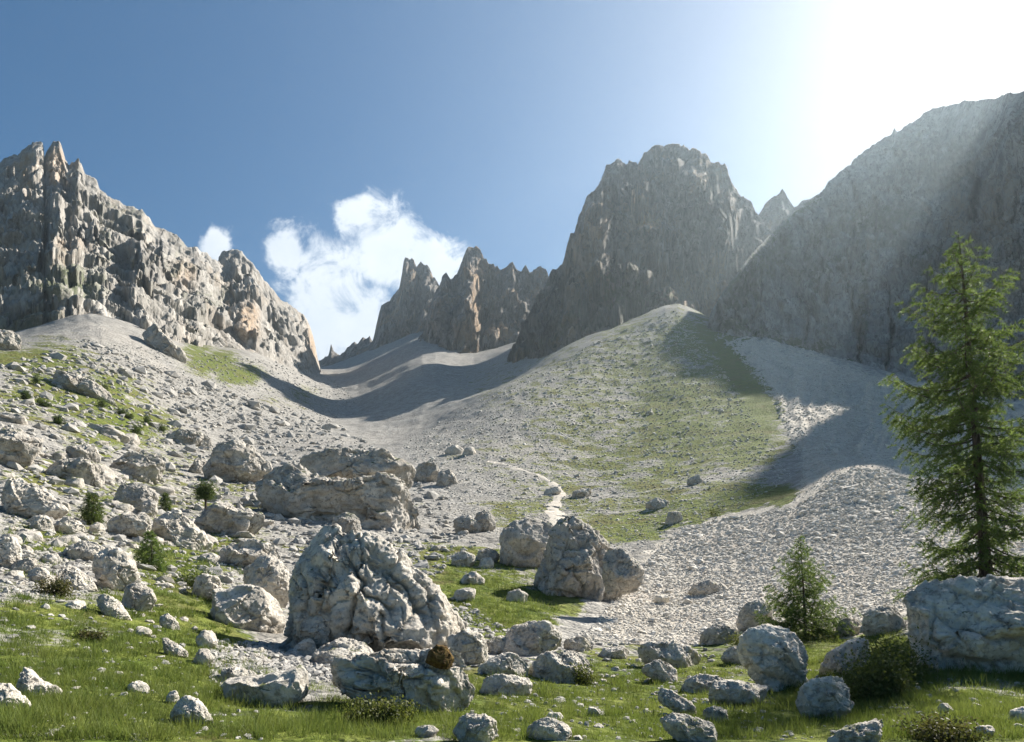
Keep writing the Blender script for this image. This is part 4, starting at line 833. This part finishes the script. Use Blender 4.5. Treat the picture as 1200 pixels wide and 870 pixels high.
# loose stones nobody could count
def pebble_field(name, label, parts, mat, seed, sub=1):
    r = np.random.default_rng(seed); nd1, f1_ = ico(sub); Vs, Fs = [], []; base = 0
    for poly, n, s0, s1, cut in parts:
        q = scatter_px(poly, n, r); d = hit(q[:, 0], q[:, 1]); ok = np.isfinite(d)
        q, d = q[ok], d[ok]; n_ = len(q)
        s = (s0 + (s1 - s0) * r.random(n_) ** 3.0) * d / F
        p0 = P(q[:, 0], q[:, 1], d); p0[:, 2] = ground_z(p0[:, 0], d) + s * .08
        sc3 = s[:, None] * r.uniform([.8, .8, .45], [1.4, 1.2, .95], (n_, 3))
        # random blocky shapes: cut each small ball by random planes
        v = np.repeat(nd1[None], n_, 0)
        for k in range(6):
            nn = r.normal(size=(n_, 3)); nn /= np.linalg.norm(nn, axis=1, keepdims=True)
            sdot = np.einsum('nvk,nk->nv', v, nn); v = v - np.clip(sdot - r.uniform(.45, .8, (n_, 1)), 0, None)[..., None] * nn[:, None]
        v = v * sc3[:, None]
        a, b = r.uniform(0, 6.28, n_), r.uniform(-.6, .6, n_)
        ca, sa, cb, sb = np.cos(a), np.sin(a), np.cos(b), np.sin(b)
        x_, y_, z_ = v[..., 0], v[..., 1], v[..., 2]
        y2, z2 = y_ * cb[:, None] - z_ * sb[:, None], y_ * sb[:, None] + z_ * cb[:, None]
        v = np.stack([x_ * ca[:, None] - y2 * sa[:, None], x_ * sa[:, None] + y2 * ca[:, None], z2], -1) + p0[:, None]
        Vs.append(v.reshape(-1, 3)); Fs.append((f1_[None] + (np.arange(n_) * len(nd1))[:, None, None]).reshape(-1, 3) + base); base += n_ * len(nd1)
    o = link(name, mesh(name, np.concatenate(Vs), np.concatenate(Fs), mat, smooth=False))
    tag(o, label, name.replace('_', ' '), kind='stuff')
NEARG = [(648,756),(690,738),(748,668),(800,618),(930,596),(1000,548),(1100,566),(1210,566),(1400,566),(1400,690),(1210,690),(1075,712),(1000,735),(905,735),(820,758),(740,756)]
FARG = [(930,590),(940,555),(905,470),(850,400),(905,402),(1000,434),(1100,462),(1210,480),(1210,570),(1000,552)]
pebble_field('gravel', 'white limestone gravel of the fan at the right', [(NEARG, 58000, .7, 3.0, 0), (NEARG, 1500, 2, 7, 0), (FARG, 12000, .5, 2.0, 0)], M_PEB, 61)
LEFTS = [(0,430),(100,400),(200,440),(330,480),(400,500),(470,540),(560,640),(480,700),(330,700),(240,700),(140,690),(0,640)]
FAN = [(470,520),(560,470),(700,400),(790,365),(840,420),(930,560),(860,600),(760,650),(600,640),(520,600)]
LOWM = [(560,760),(860,750),(940,868),(540,868)]
MEAD = [(0,690),(240,720),(330,868),(0,868)]
pebble_field('fan_rubble', 'pale stones strewn over the grassy fan', [(FAN, 15000, .45, 1.5, 0), (FAN, 1200, 1.5, 3.2, 0)], M_PEB, 63, 0)
pebble_field('scree', 'grey scree rubble over the valley sides and fan', [(LEFTS, 9000, .7, 4.5, 0), (LEFTS, 900, 4, 11, 0), (FAN, 2500, .5, 1.9, 0), ([(100,400),(370,430),(420,470),(330,540),(200,470)], 4500, .5, 1.8, 0), (LOWM, 1000, 1, 6, 0), (MEAD, 520, 1, 6, 0), ([(930,760),(1080,800),(1200,790),(1200,868),(940,868)], 260, 1, 5, 0), ([(236,752),(350,758),(356,806),(250,806)], 2200, 1.2, 7, 0), ([(335,770),(440,766),(430,792),(345,808)], 700, 1.5, 9, 0), ([(530,700),(600,740),(560,760),(510,745)], 260, 1.5, 7, 0), ([(0,640),(60,650),(140,690),(60,705),(0,700)], 900, 1, 6, 0)], M_PEB_G, 62)

# ------------------------------------------------------------------ path
pp = [(572,541),(590,545),(612,552),(634,560),(650,569),(658,578),(652,588),(647,596),(652,604),(657,612),(655,622)]
t_ = np.linspace(0, len(pp) - 1, 90); ppx = np.interp(t_, range(len(pp)), [p[0] for p in pp]); ppy = np.interp(t_, range(len(pp)), [p[1] for p in pp])
pd = hit(ppx, ppy); c3 = P(ppx, ppy, pd); tg = np.gradient(c3[:, :2], axis=0); tg /= np.linalg.norm(tg, axis=1, keepdims=True) + 1e-9
nr = np.stack([-tg[:, 1], tg[:, 0]], 1); wd = .75 + .25 * np.sin(t_ * 5) + .6 * sstep(5, 9, t_)
rows = []
for s in np.linspace(-1, 1, 7):
    xy = c3[:, :2] + nr * (wd * s)[:, None]; rows.append(np.c_[xy, ground_z(xy[:, 0], xy[:, 1]) + .10 * (1 - s * s) - .02])
o = link('path', mesh('path', np.stack(rows, 1), gridfaces(len(t_), 7), M_PATH))
tag(o, 'narrow pale footpath crossing the fan above the great pointed boulder', 'path', kind='structure')

# ------------------------------------------------------------------ plants
def tubes(paths, k=6):
    """paths: list of (points n x 3, radii n) -> V, F"""
    Vs, Fs, base = [], [], 0
    a = np.arange(k) / k * 2 * math.pi
    for p, r in paths:
        p = np.asarray(p, float); n = len(p); tgt = np.gradient(p, axis=0); tgt /= np.linalg.norm(tgt, axis=1, keepdims=True) + 1e-9
        ref = np.where(np.abs(tgt[:, 2:3]) > .9, np.array([[1., 0, 0]]), np.array([[0, 0, 1.]]))
        u_ = np.cross(tgt, ref); u_ /= np.linalg.norm(u_, axis=1, keepdims=True) + 1e-9; v_ = np.cross(tgt, u_)
        ring = p[:, None] + (u_[:, None] * np.cos(a)[None, :, None] + v_[:, None] * np.sin(a)[None, :, None]) * np.asarray(r)[:, None, None]
        Vs.append(ring.reshape(-1, 3)); i = np.arange(n * k).reshape(n, k); j = np.roll(i, -1, 1)
        Fs.append(np.stack([i[:-1], j[:-1], j[1:], i[1:]], -1).reshape(-1, 4) + base); base += n * k
    return np.concatenate(Vs), np.concatenate(Fs)
def needles(pos, dirs, length, width, r, per=6, spread=.9):
    """spiky tufts of narrow triangles"""
    n = len(pos); D_ = dirs[:, None] + r.normal(size=(n, per, 3)) * spread; D_ /= np.linalg.norm(D_, axis=2, keepdims=True)
    sd = np.cross(D_, r.normal(size=(n, per, 3))); sd /= np.linalg.norm(sd, axis=2, keepdims=True) + 1e-9
    L = (length * r.uniform(.6, 1.3, (n, per)))[..., None]; Wd = width * .5
    b = np.repeat(pos[:, None], per, 1)
    tri = np.stack([b - sd * Wd + D_ * L * .1, b + sd * Wd + D_ * L * .1, b + D_ * L], 2)
    return tri.reshape(-1, 3), np.arange(n * per * 3).reshape(-1, 3)
def conifer(name, label, cat, base, top, dist, prof, nb, tuft, seed, mat, mid=None, dens=1.0, trunk_r=.02, droop=.35):
    """base/top: photo pixels; prof: (t, half width px) from foot to tip"""
    r = np.random.default_rng(seed); b0 = P(*base, dist); t0 = P(*top, dist); H = t0[2] - b0[2]
    root = empty(name, b0); tag(root, label, cat)
    ax = t0 - b0
    def trunk(t): return ax * t + np.array([math.sin(t * 3.1) * H * .012, math.sin(t * 4) * H * .008, 0])
    ts = np.linspace(-.03, 1, 26); V_, F_ = tubes([(np.array([trunk(t) for t in ts]), H * trunk_r * (1 - ts * .96) ** .9 * (1 + .5 * np.exp(-ts * 25)))], 10)
    link('trunk', mesh('trunk', V_, F_, M_BARK), root)
    br, tp, td = [], [], []
    for i in range(nb):
        t = (i + r.random()) / nb; t = .02 + .97 * t ** 1.05
        L = interp(prof, t) * dist / F * r.uniform(.6, 1.12) * (1.0 if r.random() > .12 else .5)
        az = i * 2.399 + r.normal() * .4; hz = np.array([math.cos(az), math.sin(az), 0]); up = .35 * t - droop * (1 - t) + r.normal() * .08
        s = np.linspace(0, 1, 9)[:, None]
        pts = trunk(t) + hz * s * L + np.array([0, 0, 1]) * (up * s * L - .22 * L * s * (1 - s) * 2 + .20 * L * s ** 3) + r.normal(size=3) * .01 * L
        bend = np.cross(hz, [0, 0, 1]) * r.normal() * .12 * L; pts = pts + bend * s ** 2
        br.append((pts, np.linspace(1, .15, 9) * (.004 * H * .25 + .010 * L)))
        nt = max(3, int(L / tuft * 2.0 * dens))
        for k in range(nt):
            f = .10 + .90 * (k + r.random()) / nt; q0 = np.array([np.interp(f, s[:, 0], pts[:, c]) for c in range(3)])
            tl = L * .34 * (1.1 - .75 * f) * r.uniform(.5, 1.3) + tuft * .8
            sd = np.cross(hz, [0, 0, 1]) * (1 if k % 2 else -1) * r.uniform(.4, 1) + hz * r.uniform(.3, .9) + np.array([0, 0, r.uniform(-.65, .15)])
            sd /= np.linalg.norm(sd); m_ = max(2, int(tl / tuft * 2.4))
            g_ = (np.arange(m_) + r.random(m_)) / m_
            pp_ = q0 + sd * (g_ * tl)[:, None] + np.array([0, 0, -1]) * (g_ ** 2 * tl * .35)[:, None]
            tp.append(pp_); td.append(np.repeat(sd[None], m_, 0))
            if tl > tuft * 3: br.append((pp_[[0, m_ // 2, -1]] if m_ > 2 else pp_, np.array([.004, .003, .002][:3 if m_ > 2 else 2]) * H * .12))
    V_, F_ = tubes(br, 5); link('limb', mesh('limb', V_, F_, M_BARK), root)
    tp = np.concatenate(tp); td = np.concatenate(td); V_, F_ = needles(tp, td, tuft, tuft * .22, r)
    tone = np.repeat(np.clip(r.normal(.2, .25, len(tp)), 0, 1), 18)
    link('crown', mesh('crown', V_, F_, mat, smooth=False, attrs={'tone': tone}), root)
    return root
conifer('larch_tree', 'tall feathery green larch standing behind the huge pitted boulder', 'tree', (1157,690), (1121,276), 15.5,
    [(0,98),(.06,100),(.15,86),(.3,70),(.42,76),(.5,86),(.62,84),(.74,72),(.85,46),(.94,20),(1,4)], 165, .10, 71, M_NEEDLE, dens=.55, trunk_r=.0155)
conifer('larch_tree', 'small young larch behind the white angular boulder', 'tree', (944,756), (937,628), 18.2,
    [(0,44),(.15,50),(.4,40),(.6,29),(.8,18),(.93,7),(1,1)], 95, .085, 72, M_NEEDLE, dens=.7, trunk_r=.014, droop=.05)
def hitd(px, py): return float(hit(px, py)[0])
conifer('pine_tree', 'small bushy conifer among turf at the far left', 'tree', (107,616), (107,578), hitd(107, 616), [(0,10),(.3,12),(.7,8),(1,1)], 60, .16, 73, M_PINE, dens=1.2, droop=0)
conifer('larch_tree', 'young feathery larch growing above the mossy hummock', 'tree', (178,668), (176,622), hitd(178, 668), [(0,14),(.3,17),(.7,9),(1,1)], 60, .12, 74, M_NEEDLE, dens=1.0, droop=0)
conifer('pine_tree', 'tiny dark conifer below the pointed boulder on the left slope', 'tree', (194,598), (194,578), hitd(194, 600), [(0,6),(.5,5),(1,1)], 36, .18, 75, M_PINE, dens=1.2, droop=0)

def leafy(pos, nrm_r, r, size):
    n = len(pos); a = r.normal(size=(n, 3)); a /= np.linalg.norm(a, axis=1, keepdims=True); b = np.cross(a, r.normal(size=(n, 3))); b /= np.linalg.norm(b, axis=1, keepdims=True)
    s = (size * r.uniform(.6, 1.4, n))[:, None]
    V_ = np.stack([pos - b * s * .35, pos + a * s * .5, pos + b * s * .35 + a * s * .2, pos - a * s * .6], 1)
    return V_.reshape(-1, 3), np.arange(n * 4).reshape(-1, 4)
def shrub(name, label, px, py, w_, h_, mat, n, leaf, seed, cat='shrub', trunk=0.0, dist=None, blades=False, group=None):
    r = np.random.default_rng(seed); d = dist or hitd(px, py); k = d / F; b0 = P(px, py, d)
    b0[2] = b0[2] if dist else float(ground_z(b0[0], d))
    root = empty(name, b0); tag(root, label, cat, group); W_, H_ = w_ * k / 2, h_ * k
    cl = r.uniform(-1, 1, (9, 3)) * np.array([.7, .5, .4]); cl[:, 2] = np.abs(cl[:, 2]) + .12
    ci = r.integers(9, size=n); o_ = r.normal(size=(n, 3)) * np.array([.26, .26, .22]); q = cl[ci] + o_; q[:, 2] = np.abs(q[:, 2])
    pos = q * np.array([W_, W_ * .8, H_ * (1 - trunk)]) + np.array([0, 0, H_ * trunk])
    stems = []
    for c in cl:
        e_ = c * np.array([W_, W_ * .8, H_ * (1 - trunk)]) + np.array([0, 0, H_ * trunk]); f0 = np.array([c[0] * W_ * .1, 0, -H_ * .08])
        stems.append((np.array([f0, f0 * .5 + np.array([0, 0, H_ * max(trunk, .2)]), e_]), np.array([1, .7, .3]) * H_ * (.02 if not trunk else .03)))
    V_, F_ = tubes(stems, 5); link('stem' if not trunk else 'trunk', mesh('stem', V_, F_, M_BARK), root)
    if blades: V_, F_ = needles(pos, np.repeat([[0, 0, .6]], n, 0), leaf, leaf * .2, r, 6); tone = np.repeat(r.random(n) * .4, 18)
    else: V_, F_ = leafy(pos, 1, r, leaf); tone = np.repeat(np.clip(r.normal(.15, .3, n), 0, 1), 4)
    link('foliage' if not trunk else 'crown', mesh('foliage', V_, F_, mat, smooth=False, attrs={'tone': tone}), root)
    return root
shrub('pine_tree', 'round topped little tree on a bare stem on the rock ledge', 241, 604, 28, 41, M_PINE, 1400, .16, 81, 'tree', trunk=.42, blades=True)
shrub('shrub', 'low reddish green shrub before the long low outcrop', 438, 846, 78, 30, M_SHRUB, 2600, .035, 82)
shrub('shrub', 'small shrub right of the ribbed boulder', 684, 802, 34, 28, M_SHRUB, 1300, .04, 83)
shrub('shrub', 'dark green shrub spreading below the huge pitted boulder', 1018, 822, 84, 66, M_SHRUB, 6500, .042, 84)
shrub('shrub', 'dark heath cushion between the tilted slab and the huge boulder', 1056, 800, 72, 56, M_SHRUB, 5000, .042, 85)
shrub('shrub', 'low heath with small leaves at the bottom right corner', 1100, 868, 90, 30, M_HEATH, 2600, .03, 86)
shrub('shrub', 'dark heath tuft against the long slab in the left meadow', 68, 700, 44, 24, M_HEATH, 1600, .045, 87)
shrub('shrub', 'moss green hummock cap left of the dark boulder', 232, 690, 50, 26, M_PINE, 2600, .05, 88)
shrub('shrub', 'heath tuft in the meadow below the cracked boulder', 108, 752, 34, 14, M_HEATH, 900, .04, 89)
shrub('shrub', 'small shrub under the left end of the pale rock chain by the gravel', 870, 756, 34, 16, M_SHRUB, 900, .04, 90)
shrub('shrub', 'tuft on the gravel edge below the upper turf', 837, 606, 12, 10, M_SHRUB, 300, .1, 91)
shrub('shrub', 'yellowish shrub between the lower middle rocks', 612, 806, 18, 14, M_SHRUB, 600, .04, 92)
lo_ = low_outcrop; lv = np.array([v.co[:] for v in lo_.data.vertices]) + np.array(lo_.location[:])
lpx = lv[:, 0] / lv[:, 1] * F + CX; lpy = HY - (lv[:, 2] - EYE) / lv[:, 1] * F; near_ = np.hypot(lpx - 515, lpy - 772) < 9
moss_d = float(lv[near_, 1].min() - .04) if near_.any() else 10.0
o = boulder('moss_cushion', 'rusty brown moss cushion on top of the long low outcrop', [(500,776),(503,766),(512,758),(522,760),(530,772),(528,783),(514,782)], dist=moss_d, sub=5, rough=.5, cracks=0, facets=2, cat='moss')
mm, t = new_mat('rusty_moss'); pos = t.n('ShaderNodeNewGeometry').outputs['Position']; nn = t.noise(pos, 22, 6, .7)
finish(t, t.mix(t.mr(nn, .35, .65), (.06, .03, .01), (.17, .11, .03)), .95, nn, 1.0, .04); o.data.materials[0] = mm
r = np.random.default_rng(9)
for (px_, py_) in [(52,478),(30,470),(108,455),(122,460),(142,488),(150,492),(172,498),(120,478),(190,508),(70,500),(42,452),(160,510)]:
    shrub('dwarf_pine', 'dark dwarf pine on the left turf slope', px_, py_, r.uniform(9, 15), r.uniform(8, 14), M_PINE, 200, .3, int(px_), 'shrub', blades=True, group='dwarf pines on the left turf slope')

# grass, nobody could count it
def grass_field():
    r = np.random.default_rng(33); polys = [([(0,680),(240,690),(330,868),(0,868)], 9000), ([(300,800),(960,760),(960,868),(300,868)], 11000), ([(930,740),(1080,720),(1200,780),(1200,868),(930,868)], 9000), ([(1200,740),(1420,730),(1450,868),(1200,868)], 4000), ([(-200,690),(0,690),(0,868),(-220,868)], 4000),
        ([(500,640),(660,650),(650,740),(540,740)], 3500), ([(150,620),(300,620),(280,720),(180,740)], 2500), ([(0,600),(150,600),(150,700),(0,700)], 1800)]
    tri, tone = [], []
    for poly, n in polys:
        q = scatter_px(poly, n, r); d = hit(q[:, 0], q[:, 1]); ok = np.isfinite(d); q, d = q[ok], d[ok]
        ci = np.clip(np.searchsorted(cols, q[:, 0]), 0, len(cols) - 1); li = np.clip(np.searchsorted(LD, np.log(d)), 0, len(LD) - 1)
        p = P(q[:, 0], q[:, 1], d); p[:, 2] = ground_z(p[:, 0], d)
        tk = turf[ci, li] + fbm(p / 1.1, 4, 77) * 1.1 > .5
        p, d = p[tk], d[tk]; n_ = len(p); per = 7
        hh = (.04 + .13 * r.random(n_) ** 2.5) * np.clip(.7 + fbm(p / .8, 2, 5) * 1.5, .35, 1.7) * np.clip(d / 14, 1, 2)
        b = p[:, None] + r.normal(size=(n_, per, 3)) * np.array([.04, .04, 0]) * np.clip(d / 10, 1, 2.5)[:, None, None]
        up = np.array([0, 0, 1]) + r.normal(size=(n_, per, 3)) * .45; up[..., 2] = np.abs(up[..., 2]) + .2
        up /= np.linalg.norm(up, axis=2, keepdims=True); L = (hh[:, None] * r.uniform(.6, 1.3, (n_, per)))[..., None]
        a = r.uniform(0, 6.28, (n_, per)); sd = np.stack([np.cos(a), np.sin(a), 0 * a], -1) * (.0035 * np.clip(d / 7, 1, 4))[:, None, None]
        tri.append(np.stack([b - sd - [0, 0, .01], b + sd - [0, 0, .01], b + up * L], 2).reshape(-1, 3))
        tn = np.clip(r.normal(.15, .3, (n_, per)) + fbm(p / 2.5, 2, 9)[:, None] * .6, 0, 1); tone.append(np.repeat(tn.ravel(), 3))
    q = scatter_px([(0,690),(240,700),(330,800),(960,770),(1080,730),(1200,790),(1200,868),(0,868)], 1100, r); d = hit(q[:, 0], q[:, 1]); ok = np.isfinite(d); q, d = q[ok], d[ok]
    p = P(q[:, 0], q[:, 1], d); p[:, 2] = ground_z(p[:, 0], d); n_ = len(p); per = 46
    ci = np.clip(np.searchsorted(cols, q[:, 0]), 0, len(cols) - 1); li = np.clip(np.searchsorted(LD, np.log(d)), 0, len(LD) - 1); ok = turf[ci, li] > .4; p, d = p[ok], d[ok]; n_ = len(p)
    o2 = r.normal(size=(n_, per, 3)) * np.array([.07, .07, 0]) * r.uniform(.6, 1.6, (n_, 1, 1)); b = p[:, None] + o2
    up = np.array([0, 0, 1]) + o2 * 6 + r.normal(size=(n_, per, 3)) * .25; up /= np.linalg.norm(up, axis=2, keepdims=True)
    L = (r.uniform(.07, .20, (n_, 1)) * r.uniform(.5, 1.2, (n_, per)))[..., None]; a = r.uniform(0, 6.28, (n_, per)); sd = np.stack([np.cos(a), np.sin(a), 0 * a], -1) * (.004 * np.clip(d / 7, 1, 3))[:, None, None]
    tri.append(np.stack([b - sd - [0, 0, .02], b + sd - [0, 0, .02], b + up * L], 2).reshape(-1, 3)); tone.append(np.repeat(np.clip(r.normal(.3, .4, (n_, 1)) + r.normal(0, .15, (n_, per)), 0, 1).ravel(), 3))
    V_ = np.concatenate(tri)
    o = link('grass', mesh('grass', V_, np.arange(len(V_)).reshape(-1, 3), M_GRASS, smooth=False, attrs={'tone': np.concatenate(tone)}))
    tag(o, 'short alpine grass of the meadow and turf banks', 'grass', kind='stuff')
grass_field()

# ------------------------------------------------------------------ haze: thin bright mountain air
hm, t = new_mat('mountain_air'); t.nt.nodes.clear()
pv = t.n('ShaderNodeVolumePrincipled', {'Color': (.74, .90, 1.0), 'Density': .00013, 'Anisotropy': .55})
t.n('ShaderNodeOutputMaterial', {'Volume': pv.outputs[0]})
bx = np.array([[x, y, z] for x in (-2600, 2600) for y in (-450, 1750) for z in (-12, 640)], float)
o = link('haze', mesh('haze', bx, [[0,1,3,2],[4,6,7,5],[0,4,5,1],[2,3,7,6],[0,2,6,4],[1,5,7,3]], hm, smooth=False))
tag(o, 'thin bright air between the viewpoint and the mountains', 'haze', kind='stuff')
